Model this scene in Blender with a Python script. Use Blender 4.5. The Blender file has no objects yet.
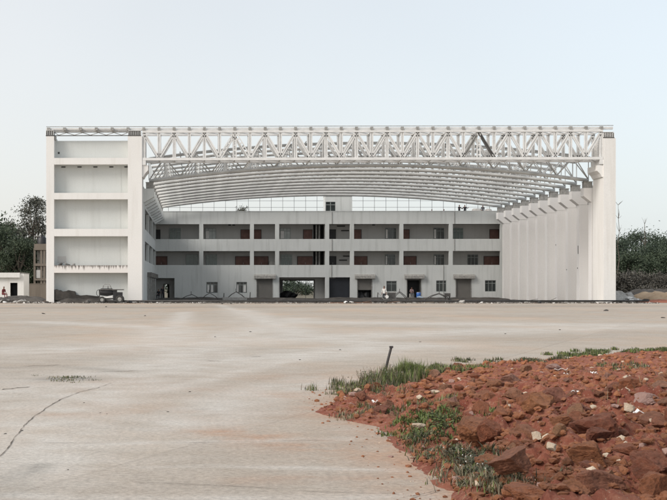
import bpy, bmesh, math, random
import numpy as np
from mathutils import Vector, Matrix, Euler, noise

random.seed(7); rng = np.random.default_rng(7)
sc = bpy.context.scene
C = sc.collection
R = math.radians

# ------------------------------------------------------------------ camera
CAMZ = 1.53; F = 1250.0; TH = R(1.1); HOR = 288.0
PX0 = 197.0 - F*math.tan(TH)
cd = bpy.data.cameras.new('camera'); cam = bpy.data.objects.new('camera', cd); C.objects.link(cam)
cam.location = (0, 0, CAMZ); cam.rotation_euler = (R(90), 0, TH)
cd.sensor_width = 36; cd.lens = F/667*36
cd.shift_x = (333.5-PX0)/667; cd.shift_y = (HOR-250)/667
cd.clip_start = 0.1; cd.clip_end = 6000
sc.camera = cam

def _d(px):
    u = (px-PX0)/F
    return u*math.cos(TH)-math.sin(TH), u*math.sin(TH)+math.cos(TH)
def PX(px, Y):            # world X on the plane at distance Y
    a, b = _d(px); return Y*a/b
def PZ(py, Y, px=333):    # world height on that plane
    a, b = _d(px); return CAMZ+(HOR-py)/F*Y/b
def GR(px, py):           # ground point
    a, b = _d(px); t = CAMZ*F/(py-HOR)
    return (a*t, b*t)

# ------------------------------------------------------------------ materials
class NT:
    def __init__(s, name):
        s.m = bpy.data.materials.new(name); s.m.use_nodes = True
        s.t = s.m.node_tree; s.b = s.t.nodes['Principled BSDF']
        s.co = s.t.nodes.new('ShaderNodeTexCoord').outputs['Object']
    def n(s, ty, **kw):
        o = s.t.nodes.new(ty)
        for k, v in kw.items():
            if k in o.inputs: o.inputs[k].default_value = v
            else: setattr(o, k, v)
        return o
    def l(s, a, b): s.t.links.new(a, b)
    def map(s, scale, rot=(0,0,0)):
        m = s.n('ShaderNodeMapping'); m.inputs['Scale'].default_value = scale; m.inputs['Rotation'].default_value = rot
        s.l(s.co, m.inputs['Vector']); return m.outputs[0]
    def noise(s, scale, detail=4, rough=.55, vec=None, dist=0):
        o = s.n('ShaderNodeTexNoise'); o.inputs['Scale'].default_value = scale
        o.inputs['Detail'].default_value = detail; o.inputs['Roughness'].default_value = rough
        o.inputs['Distortion'].default_value = dist
        s.l(vec if vec else s.co, o.inputs['Vector']); return o.outputs['Fac']
    def ramp(s, fac, stops):
        o = s.n('ShaderNodeValToRGB'); e = o.color_ramp.elements
        while len(e) < len(stops): e.new(.5)
        for q, (p, c) in zip(e, stops):
            q.position = p; q.color = (c if isinstance(c, tuple) else (c, c, c))+(1,)
        s.l(fac, o.inputs['Fac']); return o.outputs['Color']
    def mix(s, fac, a, b, mode='MIX'):
        o = s.n('ShaderNodeMix', data_type='RGBA', blend_type=mode)
        for k, v in ((0, fac), (6, a), (7, b)):
            if isinstance(v, (int, float)): o.inputs[k].default_value = v
            elif isinstance(v, tuple): o.inputs[k].default_value = v+(1,)
            else: s.l(v, o.inputs[k])
        return o.outputs[2]
    def math(s, op, a, b=0.0):
        o = s.n('ShaderNodeMath', operation=op)
        for k, v in ((0, a), (1, b)):
            if isinstance(v, (int, float)): o.inputs[k].default_value = v
            else: s.l(v, o.inputs[k])
        return o.outputs[0]
    def bump(s, h, strength=.3, dist=.05):
        o = s.n('ShaderNodeBump'); o.inputs['Strength'].default_value = strength; o.inputs['Distance'].default_value = dist
        s.l(h, o.inputs['Height']); s.l(o.outputs[0], s.b.inputs['Normal'])
    def col(s, c):
        if isinstance(c, tuple): s.b.inputs['Base Color'].default_value = c+(1,)
        else: s.l(c, s.b.inputs['Base Color'])
    def rough(s, r): s.b.inputs['Roughness'].default_value = r

def plaster(name, c, stain=(.55,.52,.47), amt=.35, streak=.35, fine=.06):
    s = NT(name)
    big = s.ramp(s.noise(.35, 6, .6), [(.35, 0.), (.75, 1.)])
    st = s.ramp(s.noise(1.0, 5, .65, vec=s.map((1.6, 1.6, .12))), [(.5, 0.), (.78, 1.)])
    a = s.mix(s.math('MULTIPLY', big, amt), c, tuple(x*y for x, y in zip(c, (.86,.87,.86))))
    a = s.mix(s.math('MULTIPLY', st, streak), a, tuple(x*y for x, y in zip(c, stain)))
    fn = s.ramp(s.noise(9, 3), [(.3, 1-fine), (.7, 1+0.)])
    a = s.mix(1.0, a, fn, 'MULTIPLY')
    s.col(a); s.rough(.85); s.bump(s.noise(14, 4), .15, .02)
    return s.m
def plain(name, c, rough=.7, var=.2, scale=3., metal=0.):
    s = NT(name)
    f = s.ramp(s.noise(scale, 5), [(.3, 0.), (.7, 1.)])
    s.col(s.mix(f, tuple(x*(1-var) for x in c), tuple(min(1, x*(1+var)) for x in c)))
    s.rough(rough); s.b.inputs['Metallic'].default_value = metal
    return s.m

M = {}
M['white'] = plaster('white_plaster', (.80,.79,.77), (.62,.58,.52), .35, .3)
M['cream'] = plaster('warm_plaster', (.79,.78,.77), (.6,.57,.54), .25, .06)
M['panel'] = plaster('panel_plaster', (.62,.64,.625), (.72,.7,.68), .5, .35)
M['grey'] = plaster('grey_plaster', (.68,.70,.69), (.45,.46,.44), .5, .5)
M['corr'] = plaster('corridor_plaster', (.52,.515,.50), (.6,.58,.55), .5, .3)
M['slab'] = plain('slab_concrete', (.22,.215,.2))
M['steel'] = plain('white_steel', (.70,.70,.69), .55, .10, 1.5)
M['steelb'] = plain('arch_steel', (.50,.505,.495), .45, .16, 1.1)
M['dsteel'] = plain('dark_steel', (.09,.085,.08), .6, .35, 4)
M['gsteel'] = plain('seat_steel', (.30,.295,.28), .6, .3, 4)
M['hole'] = plain('dark_plate', (.06,.06,.06), .8)
M['rust'] = plain('rusty_steel', (.15,.09,.065), .8, .4, 6)
M['door'] = plain('brown_door', (.15,.075,.06), .6, .25, 2)
M['ddoor'] = plain('dark_door', (.03,.03,.032), .6)
M['blued'] = plain('blue_black_panel', (.014,.017,.024), .6, .2, 1)
M['frame'] = plain('window_frame', (.26,.29,.28), .5)
M['shut'] = None
M['earth'] = None
M['black'] = plain('black_plastic', (.02,.02,.022), .5)
M['tyre'] = plain('tyre_rubber', (.05,.048,.045), .9)
M['whitep'] = plain('white_paint', (.75,.74,.72), .6, .08)
M['blue'] = plain('blue_plastic', (.05,.16,.50), .45)
M['ltblue'] = plain('pale_blue_bag', (.55,.68,.85), .6)
M['tan'] = plaster('tan_render', (.20,.17,.14), (.5,.5,.5), .8, .6)
M['pipe'] = plain('pipe_black', (.035,.033,.032), .55, .4, 2)
M['conc'] = plain('rubble_concrete', (.36,.35,.33), .9, .3, 5)
M['maroon'] = plain('maroon_cloth', (.16,.03,.035), .85)
M['skin'] = plain('skin', (.18,.09,.06), .6, .1)
M['hair'] = plain('hair', (.015,.012,.012), .7)
M['dark_cloth'] = plain('dark_cloth', (.025,.028,.035), .9)
M['white_cloth'] = plain('white_cloth', (.6,.59,.57), .9)
M['grey_cloth'] = plain('grey_cloth', (.12,.12,.13), .9)
M['pink_cloth'] = plain('pink_cloth', (.42,.30,.30), .9)
M['wire'] = plain('wire_steel', (.20,.21,.22), .6)

def shutter_mat():
    s = NT('shutter_metal')
    w = s.n('ShaderNodeTexWave', wave_type='BANDS', bands_direction='Z'); w.inputs['Scale'].default_value = 3.2
    s.l(s.co, w.inputs['Vector'])
    f = s.noise(1.2, 5)
    s.col(s.mix(f, (.135,.13,.12), (.20,.19,.175))); s.rough(.6); s.bump(w.outputs['Fac'], .6, .03)
    return s.m
M['shut'] = shutter_mat()

def glass(name, c, rough=.12):
    s = NT(name)
    s.col(s.mix(s.noise(.9, 2), tuple(x*.6 for x in c), tuple(x*1.4 for x in c))); s.rough(rough)
    s.b.inputs['Specular IOR Level'].default_value = .6
    return s.m
M['gdark'] = glass('dark_glass', (.03,.037,.037)); M['ggreen'] = glass('green_glass', (.12,.16,.15), .2)
M['gdaylight'] = glass('painted_daylight_glass', (.42,.45,.44), .3)  # pale colour stands in for daylight showing through the windows

def drip_mat():
    s = NT('stained_beam')
    n = s.noise(1.0, 5, .7, vec=s.map((5.5, 1, .5)))
    z = s.n('ShaderNodeSeparateXYZ'); s.l(s.co, z.inputs[0])
    g = s.math('MULTIPLY', s.math('SUBTRACT', z.outputs['Z'], 3.15), .55)
    f = s.ramp(s.math('ADD', s.math('MULTIPLY', n, 1.1), g), [(.78, 0.), (.92, 1.)])
    s.col(s.mix(f, (.76,.73,.70), (.20,.18,.165))); s.rough(.9)
    return s.m
M['drip'] = drip_mat()

def leaf_mat(name, a, b, c=None):
    s = NT(name)
    f = s.ramp(s.noise(.55, 4, .6), [(.35, 0.), (.65, 1.)])
    g = s.ramp(s.noise(7, 2), [(.3, .55), (.7, 1.35)])
    s.col(s.mix(1.0, s.mix(f, a, b), g, 'MULTIPLY')); s.rough(.75)
    return s.m
M['leaf1'] = leaf_mat('leaves_dark_green', (.032,.048,.028), (.065,.09,.048))
M['leaf2'] = leaf_mat('leaves_grey', (.06,.065,.05), (.12,.12,.095))
M['leaf3'] = leaf_mat('leaves_blue_green', (.034,.052,.035), (.066,.094,.058))
M['brush'] = leaf_mat('dry_brush_twigs', (.07,.065,.055), (.13,.12,.10))
M['bark'] = plain('bark', (.12,.10,.08), .95, .3, 5)
M['grass1'] = leaf_mat('grass_green', (.08,.115,.028), (.16,.20,.055))
M['grass2'] = leaf_mat('grass_dry', (.17,.14,.09), (.30,.25,.17))
M['grass3'] = leaf_mat('weed_olive', (.04,.05,.025), (.09,.10,.055))

def rock_mat():
    s = NT('red_rock')
    info = s.n('ShaderNodeObjectInfo')
    base = s.ramp(info.outputs['Random'], [(0, (.26,.075,.040)), (.2, (.38,.115,.055)), (.42, (.48,.18,.078)), (.62, (.56,.26,.115)), (.8, (.36,.14,.10)), (.92, (.60,.34,.18)), (1, (.50,.28,.22))])
    n1 = s.ramp(s.noise(3.2, 8, .68, dist=.6), [(.38, 0.), (.62, 1.)])
    n2 = s.ramp(s.noise(2.6, 8, .75), [(.34, .5), (.5, 1.0), (.66, 1.4)])
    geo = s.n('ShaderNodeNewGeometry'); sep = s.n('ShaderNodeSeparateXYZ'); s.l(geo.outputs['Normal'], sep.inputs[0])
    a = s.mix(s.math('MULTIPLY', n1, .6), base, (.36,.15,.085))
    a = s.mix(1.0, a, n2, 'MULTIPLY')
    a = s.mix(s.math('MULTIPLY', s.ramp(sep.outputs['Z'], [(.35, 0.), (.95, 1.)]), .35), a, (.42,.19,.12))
    s.col(a); s.rough(.95); s.bump(s.noise(5, 12, .78), 1.0, .12)
    return s.m
M['rock'] = rock_mat()
def pale_rock():
    s = NT('pale_rock'); s.col(s.mix(s.noise(6, 8, .7), (.38,.29,.21), (.66,.56,.44))); s.rough(.9); s.bump(s.noise(9, 8, .7), .6, .04); return s.m
M['prock'] = pale_rock()
def grey_rock():
    s = NT('grey_rock'); s.col(s.mix(s.noise(5, 8, .7), (.22,.13,.11), (.38,.25,.21))); s.rough(.9); s.bump(s.noise(9, 8, .7), .6, .04); return s.m
M['grock'] = grey_rock()
def soil_mat():
    s = NT('red_soil')
    a = s.mix(s.ramp(s.noise(.9, 8, .65), [(.35, 0.), (.65, 1.)]), (.22,.056,.034), (.36,.125,.072))
    a = s.mix(s.ramp(s.noise(9, 8, .7), [(.48, 0.), (.66, 1.)]), a, (.42,.19,.12))
    a = s.mix(s.ramp(s.noise(38, 3, .6), [(.63, 0.), (.69, 1.)]), a, (.50,.38,.28))
    s.col(a); s.rough(1); s.bump(s.noise(16, 10, .75), 1.0, .05)
    return s.m
M['soil'] = soil_mat()
def earth_mat(name, a, b):
    s = NT(name); s.col(s.mix(s.ramp(s.noise(.6, 8, .65), [(.35, 0.), (.65, 1.)]), a, b)); s.rough(1); s.bump(s.noise(6, 6), .5, .05); return s.m
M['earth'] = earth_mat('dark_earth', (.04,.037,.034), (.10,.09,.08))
M['field'] = earth_mat('field_earth', (.10,.085,.06), (.18,.16,.11))
M['tanearth'] = earth_mat('tan_earth', (.30,.215,.14), (.42,.32,.22))

def apron_mat():
    s = NT('worn_concrete')
    big = s.ramp(s.noise(.055, 5, .6, dist=.4), [(.33, 0.), (.67, 1.)])
    mid = s.ramp(s.noise(.33, 8, .64, dist=.9), [(.36, 0.), (.66, 1.)])
    sm = s.ramp(s.noise(1.6, 9, .68, dist=.5), [(.42, 0.), (.7, 1.)])
    a = s.mix(big, (.425,.380,.328), (.475,.432,.38))
    a = s.mix(s.math('MULTIPLY', mid, .5), a, (.40,.305,.22))
    a = s.mix(s.math('MULTIPLY', s.ramp(s.noise(.5, 7, .6, vec=s.map((1,1,1), (0,0,1.1))), [(.50, 0.), (.68, 1.)]), .38), a, (.49,.45,.405))
    a = s.mix(s.math('MULTIPLY', sm, .5), a, (.29,.25,.20))
    a = s.mix(s.math('MULTIPLY', s.ramp(s.noise(5.5, 9, .75), [(.52, 0.), (.72, 1.)]), .35), a, (.25,.215,.175))
    a = s.mix(s.math('MULTIPLY', s.ramp(s.noise(.11, 6, .6, vec=s.map((1.6,.7,1), (0,0,.35))), [(.48, 0.), (.62, 1.)]), .5), a, (.49,.36,.26))
    # slabs cast in bays: faint joints and tone per bay
    br = s.n('ShaderNodeTexBrick'); br.offset = 0; br.squash = 1
    br.inputs['Scale'].default_value = 1; br.inputs['Brick Width'].default_value = 5.0; br.inputs['Row Height'].default_value = 6.0
    br.inputs['Mortar Size'].default_value = .03; br.inputs['Mortar Smooth'].default_value = .3
    br.inputs['Color1'].default_value = (.90,.89,.88,1); br.inputs['Color2'].default_value = (1.08,1.07,1.06,1); br.inputs['Mortar'].default_value = (.76,.74,.72,1)
    s.l(s.map((1,1,1), (0,0,R(24))), br.inputs['Vector'])
    a = s.mix(.55, a, br.outputs['Color'], 'MULTIPLY')
    at = s.n('ShaderNodeAttribute', attribute_name='pale')
    a = s.mix(s.math('MULTIPLY', at.outputs['Fac'], s.ramp(s.noise(1.1, 6, .65), [(.3, .15), (.65, .9)])), a, (.60,.575,.535))
    ad = s.n('ShaderNodeAttribute', attribute_name='dirt')
    a = s.mix(s.math('MULTIPLY', ad.outputs['Fac'], s.ramp(s.noise(1.3, 8, .7), [(.38, .1), (.64, 1.)])), a, (.42,.245,.15))
    ag = s.n('ShaderNodeAttribute', attribute_name='grime')
    a = s.mix(s.math('MULTIPLY', ag.outputs['Fac'], s.ramp(s.noise(2.2, 8, .7), [(.35, .2), (.65, 1.)])), a, (.12,.115,.10))
    fine = s.ramp(s.noise(19, 9, .8), [(.36, .68), (.64, 1.2)])
    a = s.mix(1.0, a, fine, 'MULTIPLY')
    a = s.mix(s.math('MULTIPLY', s.ramp(s.noise(62, 3, .6), [(.62, 0.), (.68, 1.)]), .5), a, (.22,.19,.16))
    a = s.mix(s.math('MULTIPLY', s.ramp(s.noise(2.6, 9, .8, dist=1.2), [(.56, 0.), (.66, 1.)]), .3), a, (.27,.235,.20))
    s.col(a); s.rough(.88); s.bump(s.noise(14, 10, .8), .5, .02)
    return s.m
M['apron'] = apron_mat()
M['crack'] = plain('crack_dark', (.12,.10,.08), 1, .3, 8)

# ------------------------------------------------------------------ mesh helpers
OFF = {}
def off(o): return OFF.get(o.name, Vector((0,0,0))) if o else Vector((0,0,0))
class MB:
    def __init__(s): s.v = []; s.f = []; s.mi = []
    def add(s, vs, fs, mi=0):
        k = len(s.v); s.v += [tuple(p) for p in vs]
        s.f += [tuple(i+k for i in f) for f in fs]; s.mi += [mi]*len(fs)
        return s
    def box(s, x0, x1, y0, y1, z0, z1, mi=0):
        if x0 > x1: x0, x1 = x1, x0
        if y0 > y1: y0, y1 = y1, y0
        if z0 > z1: z0, z1 = z1, z0
        v = [(x0,y0,z0),(x1,y0,z0),(x1,y1,z0),(x0,y1,z0),(x0,y0,z1),(x1,y0,z1),(x1,y1,z1),(x0,y1,z1)]
        return s.add(v, [(0,3,2,1),(4,5,6,7),(0,1,5,4),(1,2,6,5),(2,3,7,6),(3,0,4,7)], mi)
    def bar(s, p, q, w, h, up=(0,0,1), mi=0):
        p = Vector(p); q = Vector(q); d = (q-p).normalized(); u = Vector(up)
        if abs(d.dot(u)) > .98: u = Vector((0,1,0))
        a = d.cross(u).normalized()*w/2; b = a.cross(d).normalized()*h/2
        v = [p-a-b, p+a-b, p+a+b, p-a+b, q-a-b, q+a-b, q+a+b, q-a+b]
        return s.add(v, [(0,3,2,1),(4,5,6,7),(0,1,5,4),(1,2,6,5),(2,3,7,6),(3,0,4,7)], mi)
    def tube(s, pts, r, n=8, mi=0):
        pts = [Vector(p) for p in pts]; rs = r if isinstance(r, (list, tuple)) else [r]*len(pts)
        vs = []; fs = []
        for i, p in enumerate(pts):
            d = (pts[min(i+1, len(pts)-1)]-pts[max(i-1, 0)]).normalized()
            u = Vector((0,0,1)) if abs(d.z) < .9 else Vector((0,1,0))
            a = d.cross(u).normalized(); b = a.cross(d)
            for k in range(n):
                t = 2*math.pi*k/n; vs.append(p+(a*math.cos(t)+b*math.sin(t))*rs[i])
        for i in range(len(pts)-1):
            for k in range(n):
                fs.append((i*n+k, i*n+(k+1)%n, (i+1)*n+(k+1)%n, (i+1)*n+k))
        fs.append(tuple(range(n-1, -1, -1))); fs.append(tuple((len(pts)-1)*n+k for k in range(n)))
        return s.add(vs, fs, mi)
    def prism(s, poly, axis, a, b, mi=0):   # poly of 2-D points extruded along axis ('x': (y,z), 'y': (x,z), 'z': (x,y))
        def P(p, t):
            return (t, p[0], p[1]) if axis == 'x' else (p[0], t, p[1]) if axis == 'y' else (p[0], p[1], t)
        n = len(poly); v = [P(p, a) for p in poly]+[P(p, b) for p in poly]
        return s.add(v, [tuple(range(n)), tuple(range(2*n-1, n-1, -1))]+[(i, n+i, n+(i+1)%n, (i+1)%n) for i in range(n)], mi)
    def wall(s, x0, x1, z0, z1, y0, y1, holes=(), axis='y', mi=0):
        # slab between y0 and y1 with rectangular holes (a0,a1,b0,b1); axis 'x' swaps the roles of x and y
        xs = sorted(set([x0, x1]+[min(max(h[k], x0), x1) for h in holes for k in (0, 1)]))
        zs = sorted(set([z0, z1]+[min(max(h[k], z0), z1) for h in holes for k in (2, 3)]))
        nx, nz = len(xs)-1, len(zs)-1
        def solid(i, j):
            if i < 0 or j < 0 or i >= nx or j >= nz: return False
            cx, cz = (xs[i]+xs[i+1])/2, (zs[j]+zs[j+1])/2
            return not any(h[0] < cx < h[1] and h[2] < cz < h[3] for h in holes)
        def T(x, y, z): return (x, y, z) if axis == 'y' else (y, x, z)
        for i in range(nx):
            for j in range(nz):
                if not solid(i, j): continue
                a, b, c, d = xs[i], xs[i+1], zs[j], zs[j+1]
                q = [[(a,y0,c),(b,y0,c),(b,y0,d),(a,y0,d)], [(b,y1,c),(a,y1,c),(a,y1,d),(b,y1,d)]]
                if not solid(i-1, j): q.append([(a,y1,c),(a,y0,c),(a,y0,d),(a,y1,d)])
                if not solid(i+1, j): q.append([(b,y0,c),(b,y1,c),(b,y1,d),(b,y0,d)])
                if not solid(i, j-1): q.append([(a,y1,c),(b,y1,c),(b,y0,c),(a,y0,c)])
                if not solid(i, j+1): q.append([(a,y0,d),(b,y0,d),(b,y1,d),(a,y1,d)])
                for k in q: s.add([T(*p) for p in k], [(0,1,2,3)], mi)
        return s
    def build(s, name, mats, parent=None, label=None, smooth=False, o0=None):
        o0 = Vector(o0) if o0 else off(parent)
        me = bpy.data.meshes.new(name)
        V = np.array(s.v, dtype=float)-np.array(o0)
        me.from_pydata(V.tolist(), [], s.f)
        for m in (mats if isinstance(mats, (list, tuple)) else [mats]): me.materials.append(m)
        if any(s.mi): me.polygons.foreach_set('material_index', s.mi)
        if smooth: me.polygons.foreach_set('use_smooth', [True]*len(s.f))
        me.validate(); me.update()
        o = bpy.data.objects.new(name, me); C.objects.link(o)
        if parent: o.parent = parent; OFF[o.name] = o0
        else: o.location = o0; OFF[o.name] = o0
        if label: o['label'] = label
        return o
def tag(o, label=None, cat=None, group=None, kind=None):
    if label: o['label'] = label
    if cat: o['category'] = cat
    if group: o['group'] = group
    if kind: o['kind'] = kind
    return o
def thing(name, label, cat, loc=(0,0,0), group=None):
    o = bpy.data.objects.new(name, None); C.objects.link(o); o.location = loc; o.empty_display_size = .3
    OFF[o.name] = Vector(loc); return tag(o, label, cat, group)
def copy_tree(o, parent=None):
    c = o.copy(); C.objects.link(c); OFF[c.name] = off(o).copy()
    if parent: c.parent = parent
    for ch in list(o.children): copy_tree(ch, c)
    return c
def add_bevel(o, w=.02, seg=2):
    m = o.modifiers.new('bevel', 'BEVEL'); m.width = w; m.segments = seg; m.limit_method = 'ANGLE'; return o

# ------------------------------------------------------------------ ground
YB = 170.0; YF = 127.5
tag(MB().add([(-1500,-300,-.06),(1500,-300,-.06),(1500,3500,-.06),(-1500,3500,-.06)], [(0,1,2,3)]).build('ground', M['field']), kind='structure')
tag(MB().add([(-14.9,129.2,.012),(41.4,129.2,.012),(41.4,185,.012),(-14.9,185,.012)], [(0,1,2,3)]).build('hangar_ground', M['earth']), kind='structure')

mound_px = [(700,348),(667,351),(620,354),(570,359),(520,362),(490,364),(440,369),(415,374),(385,378),(352,388),(340,398),(322,412),(350,421),(385,427),(398,442),(420,463),(440,481),(460,495),(480,512)]
mound = [GR(*p) for p in mound_px]
mound += [(GR(490,540)), (4.2,5.0), (26,5.0), (26,33.0)]
MP = np.array(mound)
def sdist(x, y):           # signed distance to the mound outline, positive inside
    x = np.asarray(x, float); y = np.asarray(y, float)
    d = np.full(x.shape, 1e9); ins = np.zeros(x.shape, bool)
    n = len(MP)
    for i in range(n):
        ax, ay = MP[i]; bx, by = MP[(i+1) % n]
        vx, vy = bx-ax, by-ay; t = np.clip(((x-ax)*vx+(y-ay)*vy)/(vx*vx+vy*vy), 0, 1)
        d = np.minimum(d, np.hypot(x-ax-t*vx, y-ay-t*vy))
        c = ((ay > y) != (by > y)) & (x < (bx-ax)*(y-ay)/((by-ay) if by != ay else 1e-9)+ax)
        ins ^= c
    return np.where(ins, d, -d)
def polyd(x, y, pts):
    d = np.full(np.shape(x), 1e9)
    for (ax, ay), (bx, by) in zip(pts[:-1], pts[1:]):
        vx, vy = bx-ax, by-ay; t = np.clip(((x-ax)*vx+(y-ay)*vy)/(vx*vx+vy*vy+1e-9), 0, 1)
        d = np.minimum(d, np.hypot(x-ax-t*vx, y-ay-t*vy))
    return d
# apron sheet, finer near the camera
ys = np.concatenate([np.linspace(-30, 4, 8)[:-1], np.geomspace(4, 129.2, 330)])
xs = np.concatenate([np.linspace(-75, -26, 30)[:-1], np.linspace(-26, 60, 420), np.linspace(60, 120, 20)[1:]])
GX, GY = np.meshgrid(xs, ys)
nv = GX.size
me = bpy.data.meshes.new('concrete_apron')
idx = np.arange(nv).reshape(GX.shape)
quads = np.stack([idx[:-1,:-1], idx[:-1,1:], idx[1:,1:], idx[1:,:-1]], -1).reshape(-1, 4)
me.from_pydata(np.stack([GX.ravel(), GY.ravel(), np.zeros(nv)], -1).tolist(), [], quads.tolist())
pale = np.zeros(GX.shape); grime = np.zeros(GX.shape)
for pts, w in [
    ([(0,470),(40,425),(110,385),(170,362),(235,336),(300,318)], 1.2),
    ([(20,395),(150,372),(260,358),(420,345)], 1.6),
    ([(-5,447),(150,443),(345,439)], .16), ([(60,470),(200,466),(400,470)], .10), ([(330,352),(240,372),(150,392)], .35), ([(0,410),(60,400),(110,394)], .2), ([(160,350),(185,312)], .6), ([(220,305),(305,338)], .5),
    ([(0,352),(200,343),(420,333),(600,328)], 2.4),
    ([(40,322),(170,328),(160,350)], 1.5),
    ([(240,310),(300,335),(380,345)], 1.2),
    ([(0,495),(120,499),(330,499),(430,496)], .18),
    ([(-10,500),(20,480),(38,468)], .08), ([(-10,487),(14,474),(30,464)], .05),
    ([(300,322),(660,326)], 3.0), ([(180,430),(230,400),(330,380)], .8)]:
    g = [GR(*p) for p in pts]; d = polyd(GX, GY, g)
    pale = np.maximum(pale, np.exp(-(d/w)**2)*.85)
for pts, w, k in [([(-5,496),(15,477),(34,465)], .10, 1.0), ([(60,379),(78,379)], .45, .9), ([(0,368),(60,366),(130,372)], .25, .35),
    ([(100,372),(140,371)], .12, .5), ([(195,408),(215,412)], .05, .4), ([(0,308),(300,307),(667,306)], 5.0, .35)]:
    g = [GR(*p) for p in pts]; d = polyd(GX, GY, g)
    grime = np.maximum(grime, np.exp(-(d/w)**2)*k)
sd = sdist(GX, GY)
dirt = np.clip(np.exp(sd.clip(max=0)/.45), 0, 1)
for pts, w, k in [([(300,378),(330,378)], 1.5, .35), ([(230,432),(400,462)], .55, .8), ([(280,395),(335,400)], .5, .55), ([(60,415),(190,412)], .35, .35), ([(250,480),(420,478)], .25, .5), ([(120,405),(230,420),(330,455)], .6, .22), ([(300,440),(380,470)], .4, .3), ([(100,382),(340,400)], 1.2, .2)]:
    g = [GR(*p) for p in pts]; dirt = np.maximum(dirt, np.exp(-(polyd(GX, GY, g)/w)**2)*k)
for nm, A in (('pale', pale), ('dirt', dirt), ('grime', grime)):
    a = me.attributes.new(nm, 'FLOAT', 'POINT'); a.data.foreach_set('value', A.ravel())
me.materials.append(M['apron'])
apron = bpy.data.objects.new('concrete_apron_ground', me); C.objects.link(apron); tag(apron, kind='structure')

def ribbon(name, px, w, mat, jitter=.0, z=.006, sub=6):
    pts = [Vector((*GR(*p), z)) for p in px]; full = []
    for a, b in zip(pts[:-1], pts[1:]):
        for k in range(sub): full.append(a.lerp(b, k/sub))
    full.append(pts[-1]); mb = MB(); vs = []
    for i, p in enumerate(full):
        d = (full[min(i+1, len(full)-1)]-full[max(i-1,0)]).normalized(); n = Vector((-d.y, d.x, 0))
        j = n*random.uniform(-jitter, jitter); ww = w*random.uniform(.25, 1.6)*(.15 if i in (0, len(full)-1) else 1)
        vs += [p+j-n*ww/2, p+j+n*ww/2]
    mb.add(vs, [(2*i, 2*i+1, 2*i+3, 2*i+2) for i in range(len(full)-1)])
    return tag(mb.build(name, mat), kind='structure')
ribbon('ground_crack', [(-6,462),(8,448),(18,434),(24,426),(34,417),(47,408),(60,400),(80,392),(98,388),(112,383)], .010, M['crack'], .009)
ribbon('ground_crack', [(15,443),(90,443.5),(200,443),(345,440)], .008, M['crack'], .006)
ribbon('ground_crack', [(128,483),(175,484),(240,487),(330,493),(400,494)], .007, M['crack'], .012)
for a in ([(20,366.5),(62,365)], [(100,372),(140,371)], [(205,361),(222,361.5)], [(250,357),(262,356.6)], [(60,322),(130,318)], [(600,314),(640,314.5)], [(430,330),(520,331)], [(0,390),(30,387)], [(275,337),(310,338)]):
    ribbon('ground_crack', a, .03, M['crack'], .04)
for a in ([(409,498.5),(430,494),(442,490)],):
    ribbon('ground_crack', a, .008, M['crack'], .004, z=.012)

# ------------------------------------------------------------------ hangar: back building
def window(parent, x0, x1, z0, z1, y, pane='gdark', bars=2, transom=True, side='y'):
    f = MB(); t = .055
    f.box(x0, x1, y-.05, y+.05, z0, z0+t).box(x0, x1, y-.05, y+.05, z1-t, z1)
    f.box(x0, x0+t, y-.048, y+.048, z0+t, z1-t).box(x1-t, x1, y-.048, y+.048, z0+t, z1-t)
    for k in range(bars):
        x = x0+(x1-x0)*(k+1)/(bars+1); f.box(x-.03, x+.03, y-.045, y+.045, z0+t, z1-t)
    if transom: f.box(x0+t, x1-t, y-.042, y+.042, z1-(z1-z0)*.27-.03, z1-(z1-z0)*.27+.03)
    w = f.build('window', M['frame'], parent)
    MB().box(x0+.01, x1-.01, y-.012, y+.012, z0+.01, z1-.01).build('pane', M[pane], w)
    return w
def door(parent, x0, x1, z0, z1, y, mat='door', label=None, leaves=2):
    mb = MB(); mb.box(x0, x1, y-.03, y+.03, z0, z1)
    d = mb.build('door', M[mat], parent, label)
    g = MB().box(x0-.06, x0, y-.07, y+.05, z0, z1+.06).box(x1, x1+.06, y-.07, y+.05, z0, z1+.06).box(x0, x1, y-.068, y+.05, z1, z1+.06)
    g.build('door_frame', M['ddoor'], d)
    hx = (x0+x1)/2 if leaves == 2 else x1-.12
    MB().box(hx+.03, hx+.07, y-.07, y-.03, z0+.9, z0+1.15).build('door_handle', M['gsteel'], d)
    return d

bx = lambda p: PX(p, YB)
bz = lambda p, x=333: PZ(p, YB, x)
bb = thing('terminal_building', 'three-storey grey concrete building with open corridors at the back of the hangar', 'building', (17, YB, 0))
XL, XR = bx(154), bx(508.5)
Z2t, Z2b, Z1t, Z1b = bz(224), bz(239), bz(251), bz(265)
ZR = bz(211.5); ZG = bz(277.3)
bays = [(155,199.2),(203.3,250),(253.9,275.2),(279.2,325.1),(329.2,350),(354,399.5),(403.4,448.9),(452.8,500.2)]
holes = []
for a, b in bays:
    holes += [(bx(a), bx(b), Z2b, Z2t), (bx(a), bx(b), Z1b, Z1t)]
gh = [(154.8,174.5,278,301),(279.2,325.1,277.3,301),(329.2,350,277.3,301)]
for a, b, c, d in gh: holes.append((bx(a), bx(b), -1, bz(c)))
shut = [(256.3,273),(357,372.3),(406.5,421.5),(455.5,471.6)]
for a, b in shut: holes.append((bx(a), bx(b), -1, bz(278.8)))
wins = [(206.4,217.7,282,293,'gdark',2),(236.4,247,282,293,'gdark',2),(386.4,396.8,281,291.6,'gdark',1),(436.2,446.3,280.5,291.7,'gdark',2),(485,496,280.3,291.6,'gdark',2)]
for a, b, c, d, *_ in wins: holes.append((bx(a), bx(b), bz(d), bz(c)))
MB().wall(XL, XR, 0, ZR, YB, YB+.35, holes).build('front_wall', M['grey'], bb)
cop = MB().box(XL, XR, YB-.03, YB+.42, ZR+.002, ZR+.08); cop.build('coping', M['grey'], bb)
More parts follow.
